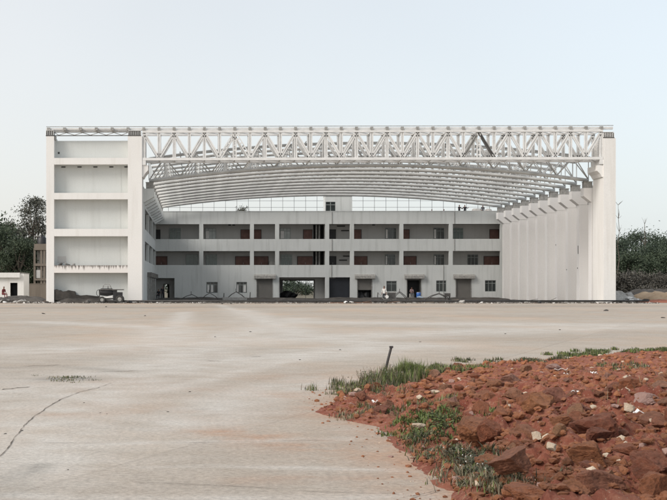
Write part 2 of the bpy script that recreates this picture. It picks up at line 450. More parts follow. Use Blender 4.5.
# downpipes and stain lines
for p, a, b in ((332,211.8,224),(332,239.2,250.8),(331.5,265.2,277),(454.5,211.8,224),(454.5,239.2,250.8),(443.5,265.2,297)):
    MB().tube([(bx(p), YB-.05, bz(b)), (bx(p), YB-.05, bz(a))], .035, 6).build('downpipe', M['gsteel'], bb)
YC = YB+2.2; YR = YB+11
chole = [(bx(281), bx(316.5), -1, bz(279.3)), (bx(163), bx(169), -1, bz(284.0)), (bx(314.8), bx(325.5), Z2b-1, Z2t+.1), (bx(314.8), bx(325.5), Z1b-1, Z1t+.1)]
MB().wall(XL, XR, 0, Z2t+.5, YC, YC+.2, chole).build('corridor_wall', M['corr'], bb)
rh = [(PX(282.5,YR), PX(315.5,YR), -1, PZ(280.8,YR)), (PX(164.5,YR), PX(167.6,YR), -1, PZ(284.5,YR))]
MB().wall(XL, XR, 0, ZR, YR, YR+.3, rh).build('rear_wall', M['corr'], bb)
for z0, z1 in ((Z1b-1.15, Z1b-.75), (Z1t+.02, Z1t+.45), (Z2t+.02, Z2t+.5)):
    MB().box(XL+.02, XR-.02, YB+.36, YC-.01, z0, z1).build('floor_slab', M['slab'], bb)
    MB().box(XL+.02, XR-.02, YC+.21, YR-.01, z0, z1).build('floor_slab', M['slab'], bb)
MB().wall(YB+.36, YR, 0, ZR, XL-.3, XL, axis='x').build('side_wall', M['grey'], bb)
MB().wall(YB+.36, YR, 0, ZR, XR, XR+.3, axis='x').build('side_wall', M['grey'], bb)
for p in (277.5, 326.8, 351.5, 176, 154.2): # passage partitions
    MB().box(bx(p)-.1, bx(p)+.1, YB+.36, YR-.01 if p in (277.5, 326.8) else YB+5, 0, Z1b-1.16).build('partition_wall', M['corr'], bb)
MB().box(bx(316.7), bx(326), YC+2.2, YC+2.4, 0, Z1b-1.2).build('partition_wall', M['corr'], bb)
MB().box(bx(155), bx(163), YC+.8, YC+1.0, 0, Z1b-1.2).build('partition_wall', M['corr'], bb)
for a, b, c, d, pane, n in wins:
    window(bb, bx(a), bx(b), bz(d), bz(c), YB+.16, pane, n)
    if a < 240:
        for u in ((.08,.26),(.40,.60)) if a < 210 else ((.06,.2),(.62,.9)):
            MB().box(bx(a+(b-a)*u[0]), bx(a+(b-a)*u[1]), YB+.13, YB+.144, bz(d-.9), bz(c+2.4)).build('painted_daylight_strip', M['whitep'], bb)  # white strips painted in place of daylight between the bars
# shutters
for i, (a, b) in enumerate(shut):
    x0, x1, zt = bx(a), bx(b), bz(278.8)
    zb = [0.05, bz(290), bz(280.2), .05][i]
    s = MB().box(x0+.02, x1-.02, YB+.12, YB+.2, zb, zt).build('roller_shutter', M['shut'], bb, ['closed grey roller shutter','half-open grey roller shutter','fully raised roller shutter','closed grey roller shutter'][i])
    MB().box(x0, x0+.1, YB-.03, YB+.12, 0, zt).box(x1-.1, x1, YB-.03, YB+.12, 0, zt).build('guide_rail', M['gsteel'], s)
    h0, h1 = bx(a-2.2), bx(b+2.6)
    MB().prism([(YB-.45, zt+.02), (YB-.004, zt+.02), (YB-.004, zt+.62), (YB-.3, zt+.58), (YB-.45, zt+.4)], 'x', h0, h1).build('shutter_hood', M['conc'], s)
    if i in (1, 2): MB().box(x0, x1, YB+2.0, YB+2.1, 0, zt).build('back_panel', M['ddoor'], s)
MB().box(bx(329.2)+.02, bx(350)-.02, YB+.5, YB+.6, 0, ZG).build('blue_door', M['blued'], bb, 'dark blue sheet door closing a ground floor bay')
MB().box(bx(329.5), bx(336), YB+.44, YB+.5, ZG-.12, ZG-.02).build('door_track', M['gsteel'], bb)
# corridor windows and doors, upper and middle storey
cx = lambda p: PX(p, YC); czf = lambda p: PZ(p, YC)
F2, F1 = Z1t+.45, Z1b-.75
for a, b, pane in ((169.5,180.8,'ggreen'),(205,216,'gdaylight'),(279.8,290.3,'gdaylight'),(384.9,396,'gdark'),(433.2,444,'gdark'),(452.9,463,'ggreen')):
    window(bb, cx(a), cx(b), czf(239.5), czf(228), YC-.06, pane, 2)
    if pane == 'gdaylight' or b in (396, 444):
        MB().box(cx(a)+.12, cx(a+ (2.6 if b in (396,444) else 4)), YC-.14, YC-.115, czf(238.5), czf(229.5 if b in (396,444) else 231)).build('painted_daylight_slat', M['whitep'], bb)  # white slab stands in for the bright strip of daylight behind
for a, b, pane in ((186,198,'ggreen'),(206,217,'ggreen'),(280.8,292,'ggreen'),(385,395,'gdark'),(433.6,444,'gdark'),(467.3,478,'gdark')):
    window(bb, cx(a), cx(b), czf(266), czf(254.5), YC-.06, pane, 2)
    if b in (395, 444): MB().box(cx(a)+.1, cx(a+2), YC-.14, YC-.115, czf(264.5), czf(256)).build('painted_daylight_slat', M['whitep'], bb)  # same painted daylight on the middle storey
for a, b, m in ((154.9,160,'ddoor'),(241,250.2,'door'),(254,261,'door'),(303.5,312,'door'),(329,335.4,'ddoor'),(353.8,361,'door'),(403,409,'door'),(489.8,498.5,'door')):
    door(bb, cx(a), cx(b), F2, czf(229.8), YC-.05, m)
for a, b, m in ((154.9,167,'door'),(235.6,250.2,'door'),(254,268,'door'),(297.5,312.4,'door'),(329,335.8,'ddoor'),(354.2,367,'door'),(404,416,'door'),(484,498.6,'door')):
    door(bb, cx(a), cx(b), F1, czf(256.6), YC-.05, m)
# open shaft with pipes beside the stair
for z0, z1 in ((Z2b, Z2t), (Z1b, Z1t)):
    for p in (317.5, 320.5): MB().tube([(bx(p), YC-.5, z0-1), (bx(p), YC-.5, z1+.1)], .12, 8).build('pipe', M['gsteel'], bb)
    MB().box(bx(314.5), bx(326), YC+1.5, YC+1.6, z0-1, z1+.1).build('shaft_wall', M['ddoor'], bb)
MB().box(cx(268.8), cx(274.8), YC-.8, YC-.3, F1, czf(261)).build('cabinet', M['gsteel'], bb)
for p, q in ((337,226),(341,230.5),(343,256),(339,260)):
    MB().box(cx(p), cx(p+8), YC-.12, YC-.02, czf(q)-.1, czf(q)+.06).build('wall_bracket', M['ddoor'], bb)
for p in (229, 372, 233): MB().box(cx(p)-.12, cx(p)+.25, YC-1.2, YC-1, Z2t-.15, Z2t+.03).build('ceiling_lamp', M['ddoor'], bb)
# stair head on the roof
y0 = YB+3; hx0, hx1, hz = PX(325.0,y0), PX(352.2,y0), PZ(196,y0)
h = (PX(325.8,y0), PX(335.4,y0), PZ(211.2,y0), PZ(201.8,y0))
sh = MB().wall(hx0, hx1, ZR-.9, hz, y0, y0+.25, [h]).build('stair_tower', M['grey'], bb)
MB().box(hx0, hx0+.25, y0+.26, y0+2, ZR-.9, hz).box(hx1-.25, hx1, y0+.26, y0+2, ZR-.9, hz).box(hx0-.06, hx1+.06, y0-.08, y0+2.2, hz+.003, hz+.12).box(hx0, hx1, y0+2.01, y0+2.2, ZR-.9, hz).build('tower_shell', M['grey'], sh)
w = MB().box(h[0], h[1], y0+.12, y0+.18, h[2], h[3]).build('window', M['gdark'], sh)
MB().box((h[0]+h[1])/2-.05, (h[0]+h[1])/2+.05, y0+.06, y0+.12, h[2], h[3]).box(h[0], h[1], y0+.055, y0+.1, h[2]+.85, h[2]+.93).build('window_frame', M['frame'], w)

# ------------------------------------------------------------------ white front block (left wing)
fx = lambda p: PX(p, YF); fz = lambda p, x=100: PZ(p, YF, x)
lw = thing('side_wing', 'tall white frame block with five stacked grey panels flanking the hangar mouth', 'building', (fx(94), YF, 0))
xa, xb, xc, xd = fx(46.2), fx(54), fx(127.8), fx(142)
ZT = fz(136)
MB().box(xa, xb, YF, YF+3.4, 0, ZT).build('pillar', M['white'], lw)
MB().box(xc, xd, YF, YF+3.4, 0, ZT).build('pillar', M['white'], lw)
zb = [(fz(164.3), fz(157.8)), (fz(199.2), fz(192.8)), (fz(236.2), fz(228.8))]
for a, b in zb: MB().box(xb, xc, YF+.004, YF+.7, a, b).build('beam', M['white'], lw)
beam = MB().box(xb, xc, YF+.004, YF+.7, fz(272.8), fz(265.3)).build('beam', M['drip'], lw, 'lowest beam with crumbling dark stains')
MB().wall(xb, xc, 0, fz(139.6), YF+1.0, YF+1.25).build('panel_wall', M['panel'], lw)
for p in (62.5, 78.7, 94.7, 110.8, 126): # thin dark dashes under the second beam
    MB().box(fx(p-2.2), fx(p+2), YF+.96, YF+.997, fz(166.6), fz(165.4)).build('dark_dash', M['hole'], lw)
MB().box(fx(56.8), fx(58.6), YF+.96, YF+.997, fz(152.8), fz(150.8)).build('wall_hole', M['hole'], lw)
MB().box(fx(54.1), fx(55.6), YF+.2, YF+.9, fz(139.5), fz(135.5)).build('bracket', M['gsteel'], lw)
for z0, z1, p in ((192.5, 165, 120.5), (228.5, 200, 119.8), (265, 237, 119.5)): # thin conduits
    MB().tube([(fx(p), YF+.96, fz(z0)), (fx(p), YF+.96, fz(z1))], .008, 5).build('conduit', M['corr'], lw)
MB().box(fx(56.5), fx(65), YF+.965, YF+.995, fz(262.5), fz(256)).build('repair_patch', M['corr'], lw)
# inner wall with corridor openings, roof, outer wall
Xw = xd
lh = []
for a, b in ((135, 146), (147, 158), (159, 169.5)): lh += [(a, b, 7.9, 10.1), (a, b, 4.5, 6.6)]
MB().wall(YF+3.42, YB+.3, 0, 12.2, Xw-.35, Xw, lh, axis='x').build('inner_wall', M['grey'], lw)
MB().wall(YF+3.42, YB+.3, 0, 12.2, Xw-2.6, Xw-2.4, axis='x').build('corridor_wall', M['corr'], lw)
MB().box(Xw-2.39, Xw-.36, YF+3.45, YB, 6.7, 7.0).build('floor_slab', M['slab'], lw)
MB().box(Xw-2.39, Xw-.36, YF+3.45, YB, 3.1, 3.5).build('floor_slab', M['slab'], lw)
MB().box(Xw-2.39, Xw-.36, YF+3.45, YB, 10.2, 10.6).build('floor_slab', M['slab'], lw)
MB().box(xa+.36, Xw-.36, YB+.05, YB+.25, 0, 11.49).build('end_wall', M['corr'], lw)
MB().wall(YF+3.42, YB+10, 0, 12.2, xa, xa+.35, axis='x').build('outer_wall', M['white'], lw)
MB().box(xa+.36, Xw-2.61, YF+3.42, YB+10, 11.5, 12.0).build('roof_slab', M['slab'], lw)
for k in range(5):
    y = 141+k*5.2
    s = MB().box(Xw+.01, Xw+.12, y, y+2.6, .05, 2.75).build('roller_shutter', M['shut'], lw)
    MB().box(Xw+.01, Xw+.5, y-.3, y+2.9, 2.76, 3.3).build('shutter_hood', M['shut'], s)
    MB().box(Xw+.01, Xw+.16, y-.5, y-.25, 0, 2.75).build('door_post', M['gsteel'], s)

# ------------------------------------------------------------------ right wall with columns
XW = 41.1
rw = thing('column_wall', 'tall pale side wall with a row of ten fins and corbels on the open side of the hangar', 'wall', (XW, 131, 0))
xp0, xp1 = fx(603.6), fx(615.8)
MB().box(xp0, xp1, YF, YF+3.4, 0, PZ(138, YF, 610)).build('pillar', M['white'], rw)
MB().wall(YF+3.41, YB+11, 0, 12.05, XW+1.15, XW+1.5, axis='x').build('infill_wall', M['cream'], rw)
YA = [131.6+4.12*k for k in range(10)]
def zslope(y): return .17-.34*(y-131)/38
def corbel(mb, X, sgn, y, dz):
    e_ = .8 if sgn < 0 else 1.1; X2 = X-sgn*(.9 if sgn < 0 else 0)
    prof = [(X2, 10.35), (X+sgn*.05, 10.35), (X+sgn*e_, 10.95), (X+sgn*e_, 11.8), (X2, 11.8)]
    prof = [(a, b+dz) for a, b in prof]
    return mb.prism(prof, 'y', y-.52, y+.52)
def bearing(y, X, sgn, parent):
    dz = zslope(y); c = MB(); corbel(c, X, sgn, y, dz); cb = c.build('corbel', M['cream'] if sgn < 0 else M['grey'], parent)
    a = X-sgn*(.15 if sgn < 0 else -.25); b = X+sgn*(.7 if sgn < 0 else 1.0); a, b = min(a, b), max(a, b)
    m = MB().box(a, b, y-.36, y-.30, 11.81+dz, 12.42+dz).box(a, b, y+.30, y+.36, 11.81+dz, 12.42+dz).box(a+.25, b-.25, y-.3, y+.3, 11.81+dz, 12.40+dz).box(a-.04, b+.04, y-.4, y+.4, 12.43+dz, 12.5+dz)
    for t in (a+.06, b-.06): m.box(t-.02, t+.02, y-.3, y+.3, 11.81+dz, 12.42+dz)
    m.build('bearing_box', M['gsteel'], cb)
for y in YA:
    MB().box(XW, XW+1.145, y-.5, y+.5, 0, 10.34+zslope(y)).build('column', M['cream'], rw)
    bearing(y, XW-.004, -1, rw); bearing(y, Xw+.004, 1, lw)
MB().box(XW+1.2, XW+1.45, YF+3.42, YB+6, 12.06, 12.5).build('parapet', M['gsteel'], rw)
for y, z, h_ in ((135.6,5.2,.9),(135.8,3.6,.15),(139.8,3.5,.12),(144,6.4,.12)): MB().box(XW-.03, XW-.002, y-.06, y+.06, z, z+h_).build('wall_scar', M['hole'], rw)

# brackets that carry the main truss
MB().prism([(xd+.002, fz(164.9)), (xd+.62, fz(164.9)), (xd+.62, fz(170)), (xd+.3, fz(173.5)), (xd+.12, fz(176.8)), (xd+.002, fz(176.8))], 'y', YF+.15, YF+3.2).build('bracket', M['white'], lw)
zz = lambda p: PZ(p, YF, 600)
MB().prism([(xp0-.002, zz(165)), (xp0-.62, zz(165)), (xp0-.62, zz(170.5)), (xp0-.3, zz(173.5)), (xp0-.12, zz(176.8)), (xp0-.002, zz(176.8))], 'y', YF+.15, YF+3.2).build('bracket', M['white'], rw)

# ------------------------------------------------------------------ main truss over the mouth
zt, zbm = 17.52, 14.70
X0, X1 = xd+.18, xp0-.18
mt = thing('main_truss', 'long white box truss with vertical and diagonal struts spanning the hangar mouth', 'truss', ((X0+X1)/2, YF, zbm))
NP = 30; dx = (X1-X0)/NP
for yy in (YF+.2, YF+2.75):
    MB().box(X0-.15, X1+.15, yy-.16, yy+.16, zt-.13, zt+.13).build('top_chord', M['steel'], mt)
    MB().box(X0-.15, X1+.15, yy-.16, yy+.16, zbm-.13, zbm+.13).build('bottom_chord', M['steel'], mt)
def lattice(mb, p, q, w=.26, gap=.2):   # two flats laced together
    p = Vector(p); q = Vector(q); d = (q-p).normalized(); a = d.cross(Vector((0,1,0))).normalized()*w/2
    mb.bar(p-a, q-a, .09, .16, up=(0,1,0)); mb.bar(p+a, q+a, .09, .16, up=(0,1,0))
    L = (q-p).length; n = int(L/.45)
    for i in range(n):
        t = p+d*L*(i+.5)/n; mb.bar(t-a*.9, t+a*.9, .12, .1, up=(0,1,0))
def solid(mb, p, q, w=.28):
    p = Vector(p); q = Vector(q); d = (q-p).normalized(); a = d.cross(Vector((0,1,0))).normalized()*w/2
    mb.bar(p-a*.72, q-a*.72, .10, .18, up=(0,1,0)); mb.bar(p+a*.72, q+a*.72, .10, .18, up=(0,1,0)); mb.bar(p, q, w*.6, .03, up=(0,1,0))
for pl, yy in enumerate((YF+.2, YF+2.75)):
    for i in range(NP+1):
        x = X0+i*dx; mb = MB()
        dotted = pl == 0 and i in (6, 22)
        (lattice if dotted else solid)(mb, (x, yy, zbm+.13), (x, yy, zt-.13), .30)
        if i in (0, NP): mb.box(x-.2, x+.2, yy-.15, yy+.15, zbm-.6, zbm-.135)
        mb.build('vertical_strut', M['steel'], mt, 'perforated laced strut' if dotted else None)
    for i in range(NP):
        a = X0+i*dx; b = a+dx
        up = (i % 2 == 1)     # rises to the right
        p, q = ((a, yy, zbm+.12), (b, yy, zt-.12)) if up else ((a, yy, zt-.12), (b, yy, zbm+.12))
        mb = MB(); key = (pl == 0 and i in (5, 6)); dark = (pl == 0 and i in (21, 22))
        (lattice if key else solid)(mb, p, q, .27)
        mb.build('diagonal_strut', M['dsteel'] if dark and i == 22 else M['gsteel'] if dark else M['steel'], mt, 'dark unpainted strut' if dark else 'perforated laced strut' if key else None)
for z in (zt, zbm):
    for i in range(NP+1):
        x = X0+i*dx; m = MB().bar((x, YF+.37, z), (x, YF+2.58, z), .12, .12)
        if i < NP: m.bar((x, YF+.37, z), (x+dx, YF+2.58, z), .08, .08)
        m.build('cross_tie', M['steel'], mt)
# gusset plates: darker bolts at nodes on the bottom chord
for i in range(NP+1):
    x = X0+i*dx
    MB().box(x-.16, x+.16, YF-.02, YF+.42, zt+.132, zt+.18).box(x-.14, x+.14, YF+.0, YF+.35, zt+.181, zt+.42).build('purlin_cleat', M['gsteel'], mt)

# roof-edge strip and light lattice along the top
edge = thing('roof_edge_rail', 'thin pale edge channel with small cleats running along the whole roof line', 'rail', (10, YF, zt+.3))
zr = zt+.46
MB().box(fx(45.5), fx(614.5), YF+.45, YF+.75, zt+.16, zt+.42).build('edge_channel', M['steel'], edge)
MB().tube([(fx(46), YF+.2, zr+.06), (fx(614), YF+.2, zr+.06)], .035, 6).build('handrail', M['gsteel'], edge)
for k in range(6):
    p = 48.5+15.9*k; MB().box(fx(p)-.15, fx(p)+.15, YF+.02, YF+.4, zt+.14, zt+.42).build('cleat', M['gsteel'], edge)
sm = thing('light_truss', 'shallow zigzag steel truss bridging the two white pillars of the side block', 'truss', (fx(90), YF, fz(133)))
za, zc = fz(131.3), fz(134.9)
MB().box(fx(53.4), fx(127.9), YF+.5, YF+.6, za-.05, za+.05).build('top_chord', M['gsteel'], sm)
MB().box(fx(53.4), fx(127.9), YF+.5, YF+.6, zc-.04, zc+.04).build('bottom_chord', M['dsteel'], sm)
nodes = [54, 58.2, 65.8, 74, 82, 90, 98, 105.8, 113.6, 121.4, 127.5]
for i in range(len(nodes)-1):
    t = i % 2 == 0
    MB().bar((fx(nodes[i]), YF+.55, za-.06 if t else zc+.05), (fx(nodes[i+1]), YF+.55, zc+.05 if t else za-.06), .05, .07).build('web_bar', M['gsteel'], sm)
MB().box(fx(53.4), fx(127.9), YF+.45, YF+.65, za+.07, za+.2).build('purlin', M['steel'], sm)
def seat(a, b, y0_, y1_, px):
    x0, x1 = fx(a), fx(b); z0, z1 = PZ(y1_, YF, px), PZ(y0_, YF, px)
    s = thing('truss_seat', {50: 'small ribbed steel seat capping the outer pillar of the side block', 134: 'wide ribbed steel seat capping the pillar where the main truss starts', 609: 'ribbed steel seat on top of the lone end pillar'}[px], 'bracket', ((x0+x1)/2, YF+1, z0), 'ribbed steel seats on the pillar tops')
    MB().box(x0-.02, x1+.02, YF-.02, YF+1.6, z0, z0+.1).build('base_plate', M['dsteel'], s)
    MB().box(x0, x1, YF+.3, YF+1.5, z0+.101, z1).build('body', M['gsteel'], s)
    n = int((x1-x0)/.16)
    for k in range(n+1):
        x = x0+(x1-x0)*k/n; MB().box(x-.02, x+.02, YF, YF+.3, z0+.101, z1-.05).build('rib', M['steel'], s)
    MB().box(x0, x1, YF, YF+1.5, z1+.001, z1+.05).build('top_plate', M['steel'], s)
seat(46, 53.3, 130.4, 136, 50); seat(128.3, 140.6, 130.6, 136, 134); seat(604, 614.2, 132.2, 138, 609)

# ------------------------------------------------------------------ arched roof trusses
XA0, XA1 = -5.05, 40.95; SP = XA1-XA0; NB = 28
def az(x): t = (x-XA0)/SP; return 12.62+1.62*4*t*(1-t)
y0 = YA[0]; dz0 = zslope(y0)
GA = 'arched tube trusses carrying the open roof'
at = thing('arched_truss', 'arched white tube truss, one of the even row across the open roof', 'truss', (XA0, y0, 12.5+dz0), GA)
def apt(i, dy=0, up=0.): x = XA0+SP*i/NB; return (x, y0+dy, az(x)+dz0+up)
MB().tube([apt(i) for i in range(NB+1)], .185, 10).build('bottom_chord', M['steelb'], at, smooth=True)
for dy in (-.55, .55):
    MB().tube([apt(i, dy, 2.35) for i in range(NB+1)], .10, 8).build('top_chord', M['steelb'], at, smooth=True)
for i in range(NB):
    m = MB()
    for dy in (-.55, .55):
        if i % 2 == 0: m.tube([apt(i, 0, .1), apt(i+1, dy, 2.27)], .06, 5)
        else: m.tube([apt(i+1, 0, .1), apt(i, dy, 2.27)], .06, 5)
    m.build('web_brace', M['steelb'], at, smooth=True)
for i in range(0, NB+1):
    m = MB().tube([apt(i, -.55, 2.35), apt(i, .55, 2.35)], .05, 5)
    if i % 2 == 1 or i in (0, NB): m.tube([apt(i, 0, .1), apt(i, 0, 2.35)], .05, 5)
    m.build('tie', M['steelb'], at)
for k in range(1, 10):
    c = copy_tree(at); c.location = (XA0, YA[k], 12.5+zslope(YA[k]))
at['label'] = 'arched white tube truss nearest the hangar mouth, just behind the box truss'; 
# longitudinal purlins on the top chords
for j, i in enumerate(range(2, NB, 4)):
    a = Vector(apt(i, 0, 2.35)); b = Vector((a.x, YA[-1]+.8, a.z-zslope(YA[0])+zslope(YA[-1])+.0))
    a = Vector((a.x, YF+2.9, a.z))
    p = MB().tube([a+Vector((0,0,.17)), b+Vector((0,0,.17))], .06, 6).build('roof_purlin', M['steelb'])
    tag(p, 'slim purlin tube lying lengthwise over the arched trusses', 'purlin', 'lengthwise purlin tubes over the arched trusses')

# thin girt grid standing behind the building
yg = YR+2
gg = thing('girt_grid', 'tall grid of thin steel rods rising behind the grey building roof', 'frame', (17, yg, 0))
gx0, gx1 = PX(157, yg), PX(501, yg)
n = 30
for k in range(n+1):
    x = gx0+(gx1-gx0)*k/n; t = (x-XA0)/SP
    MB().box(x-.028, x+.028, yg-.03, yg+.03, 0, PZ(196-12*4*max(0,t)*(1-min(1,t))+8, yg)+1).build('upright', M['wire'], gg)
for py in (207.3, 200.8):
    z = PZ(py, yg); MB().box(gx0, gx1, yg-.06, yg-.032, z-.025, z+.025).build('rail', M['wire'], gg)

# ------------------------------------------------------------------ trees
def tree_obj(name, label, x, y, h_, w, mat='leaf1', crown0=.3, n=5000, leaf=.28, seed=0, group=None, lumps=14, flat=1.0, trunk=None, z0=0):
    rn = np.random.default_rng(seed); rd = random.Random(seed)
    t = thing(name, label, 'tree' if 'shrub' not in name else 'shrub', (x, y, z0), group)
    mb = MB(); r0 = trunk if trunk else .02*h_+.08; top = h_*.8
    path = [Vector((x, y, z0))]
    for k in range(1, 5): path.append(Vector((x+rd.uniform(-.03,.03)*h_, y+rd.uniform(-.03,.03)*h_, z0+top*k/4)))
    mb.tube(path, [r0, r0*.8, r0*.6, r0*.35, r0*.12], 8)
    cen = []
    for k in range(lumps):
        a = rd.uniform(0, 6.283); zc_ = rd.uniform(crown0, .93); spread = math.sin(math.pi*min(1, (zc_-crown0)/(1-crown0)*.75+.2))
        rr = w/2*spread*rd.uniform(.25, .85); c = Vector((x+math.cos(a)*rr, y+math.sin(a)*rr, z0+h_*zc_)); cen.append((c, w*rd.uniform(.12,.22)))
        s = path[rd.choice([1,2,2,3])]; m = s.lerp(c, .5)+Vector((0,0,-.03*h_))
        mb.tube([s, m, c], [r0*.35, r0*.2, .03], 5)
    mb.build('trunk', M['bark'], t)
    vs = np.zeros((n, 4, 3)); ci = rn.integers(0, len(cen), n)
    CC = np.array([c for c, r in cen]); RR = np.array([r for c, r in cen])
    d = rn.normal(size=(n, 3)); d /= np.linalg.norm(d, axis=1)[:, None]; rad = rn.random(n)**.45
    sub = rn.normal(size=(n//12+1, 3))*.12; 
    p = CC[ci]+(d*rad[:, None]*RR[ci][:, None])*np.array([1, 1, .62*flat])+sub[np.arange(n)//12]*RR[ci][:, None]*2
    u = rn.normal(size=(n, 3)); u /= np.linalg.norm(u, axis=1)[:, None]
    v = np.cross(u, rn.normal(size=(n, 3))); v /= np.linalg.norm(v, axis=1)[:, None]
    s = leaf*rn.uniform(.5, 1.3, n)[:, None]
    P = np.stack([p-u*s, p-v*s*.45, p+u*s, p+v*s*.45], 1).reshape(-1, 3)
    P[:, 2] = np.maximum(P[:, 2], z0+.05)
    mb = MB(); mb.v = P.tolist(); mb.f = [(4*i, 4*i+1, 4*i+2, 4*i+3) for i in range(n)]; mb.mi = [0]*n
    mb.build('crown', M[mat], t)
    return t
T = lambda px, top, Y: (PX(px, Y), Y, PZ(top, Y, px))
x, y, h_ = T(33, 194, 205); tree_obj('tall_tree', 'tall sparse grey-leaved tree rising behind the low white hut', x, y, h_, 8.0, 'leaf2', .22, 9000, .19, 1, lumps=40)
x, y, h_ = T(16, 215, 215); tree_obj('tall_tree', 'slim grey tree with thin ragged top beside the tall sparse one', x, y, h_, 7, 'leaf2', .45, 1500, .22, 2, lumps=14)
x, y, h_ = T(3, 226, 195); tree_obj('dense_tree', 'flat-topped dark green tree at the edge of the view behind the white hut', x, y, h_, 13, 'leaf1', .35, 14000, .17, 3, lumps=26, flat=.6)
x, y, h_ = T(20, 236, 190); tree_obj('dense_tree', 'dark green bushy tree directly above the hut doorway', x, y, h_, 9, 'leaf1', .12, 12000, .18, 4, lumps=26)
x, y, h_ = T(30, 243, 198); tree_obj('dense_tree', 'dark bushy tree between the hut and the tan tank house', x, y, h_, 7, 'leaf1', .06, 12000, .17, 5, lumps=28)
for i, (px, tp, Y, w) in enumerate(((-14, 222, 200, 14), (-36, 218, 205, 15))):
    x, y, h_ = T(px, tp, Y); tree_obj('dense_tree', 'dark spreading tree in the row beyond the hut', x, y, h_, w, 'leaf1', .2, 5000, .3, 30+i, 'trees in the row beyond the hut', 20)
rt = [(622,238,190,9,'leaf3'),(636,231,200,11,'leaf3'),(650,243,185,9,'leaf3'),(664,238,195,11,'leaf3'),(680,236,190,12,'leaf3'),(628,254,178,7,'leaf1'),(643,258,176,7,'leaf1'),(660,256,178,8,'leaf1'),(610,250,182,7,'leaf3'),(704,230,195,14,'leaf3'),(676,258,178,8,'leaf1'),(612,258,178,6,'leaf1')]
lab = ['dark tree touching the edge of the lone end pillar, below the bare sapling','tallest feathery dark green tree to the right of the end pillar','rounded dark green tree behind the sandy heap','dark green tree with ragged crown at the picture edge beyond the sandy heap'] 
lab = ['dark tree touching the edge of the lone end pillar beneath the bare sapling','tallest feathery dark green tree beyond the end pillar','rounded dark green tree in the gap behind the grey rubble','dark green tree with ragged crown directly beyond the sandy heap']
for i, (px, tp, Y, w, m) in enumerate(rt):
    x, y, h_ = T(px, tp, Y)
    tree_obj('dense_tree', lab[i] if i < 4 else 'low dark tree filling the thicket beyond the end pillar', x, y, h_, w, m, .06 if i not in (1,) else .2, 11000 if i < 8 else 5000, .16, 50+i, None if i < 4 else 'low dark trees of the thicket', 24, 1.0 if i != 1 else .7)
for i, (px, tp, Y) in enumerate(((618.5, 205, 172), (645, 224, 188))):
    x, y, h_ = T(px, tp, Y); t = thing('bare_tree', ['thin leafless sapling close against the lone end pillar','leafless pole-like dead tree sticking out of the thicket'][i], 'tree', (x, y, 0))
    mb = MB(); pts = [Vector((x+random.uniform(-.15,.15)*(k > 0), y, h_*k/7)) for k in range(8)]
    mb.tube(pts, [.14-.015*k for k in range(8)] if i else [.09-.01*k for k in range(8)], 6); mb.build('trunk', M['bark'], t)
    for k in range(14):
        s = pts[random.choice([4,5,6,7])]; e = s+Vector((random.uniform(-1,1)*.6, random.uniform(-.6,.6), random.uniform(.4,1.3)))
        MB().tube([s, s.lerp(e,.5)+Vector((random.uniform(-.1,.1),0,0)), e], [.03,.02,.008], 4).build('branch', M['bark'], t)
# brush at the foot of the thicket, beyond-roof tree, trees through the passage
for i, (px, tp, Y, w) in enumerate(((622,277,168,7),(634,274,170,7),(646,276,167,7),(658,275,169,7),(670,276,168,7),(682,274,168,7))):
    x, y, h_ = T(px, tp, Y); tree_obj('dry_shrub', 'grey dry shrub in the low row at the foot of the thicket', x, y, h_, w, 'brush', .03, 4500, .16, 80+i, 'dry shrubs at the foot of the thicket', 20, trunk=.05)
x, y, h_ = T(247, 203.5, 235); tree_obj('dense_tree', 'grey-green treetop showing above the parapet beside the stair tower', x, y, h_, 5.6, 'leaf2', .55, 3500, .17, 90, lumps=22)
for i, (px, tp, Y, w) in enumerate(((287.5,282.8,262,4.4),(302,282.4,255,6.2))):
    x, y, h_ = T(px, tp, Y); tree_obj('round_tree', ['small green tree on the near side of the view through the passage','larger round green tree in the middle of the view through the passage'][i], x, y, h_, w, 'leaf3', .2, 3500, .16, 95+i, lumps=16)
for i in range(12):
    Y = 330+random.uniform(-20, 20); x = -30+i*9+random.uniform(-2,2)
    tree_obj('far_tree', 'distant hazy tree on the skyline seen through the passage', x, Y, 4.2+random.uniform(-.6,.6), 9, 'leaf3', .1, 700, .4, 120+i, 'distant trees on the skyline behind the building', 10)

# ------------------------------------------------------------------ left surroundings
Yh = 150.0
hx = lambda p: PX(p, Yh); hz_ = lambda p: PZ(p, Yh, 10)
hut = thing('white_hut', 'low white flat-roofed hut with an open black doorway', 'building', (hx(0), Yh, 0))
ax, bx1 = hx(-55), hx(23.8); tz = hz_(273.6)
MB().wall(ax, bx1, 0, tz-.02, Yh, Yh+.25, [(hx(10.2), hx(17.5), hz_(296.5), hz_(282.8))]).build('front_wall', M['white'], hut)
MB().wall(Yh+.26, Yh+5, 0, tz-.02, bx1-.25, bx1, axis='x').build('side_wall', M['white'], hut)
MB().box(ax, bx1, Yh+4.8, Yh+5.01, 0, tz-.02).box(ax, ax+.2, Yh+.26, Yh+4.79, 0, tz-.02).build('rear_wall', M['white'], hut)
MB().box(ax-.1, hx(20), Yh-.35, Yh-.003, hz_(277.6), tz+.1).build('roof_fascia', M['white'], hut)
MB().box(ax, bx1, Yh, Yh+5.2, tz, tz+.12).build('roof', M['slab'], hut)
MB().box(hx(10.2), hx(17.5), Yh+1.6, Yh+1.7, 0, hz_(282)).build('dark_interior', M['ddoor'], hut)
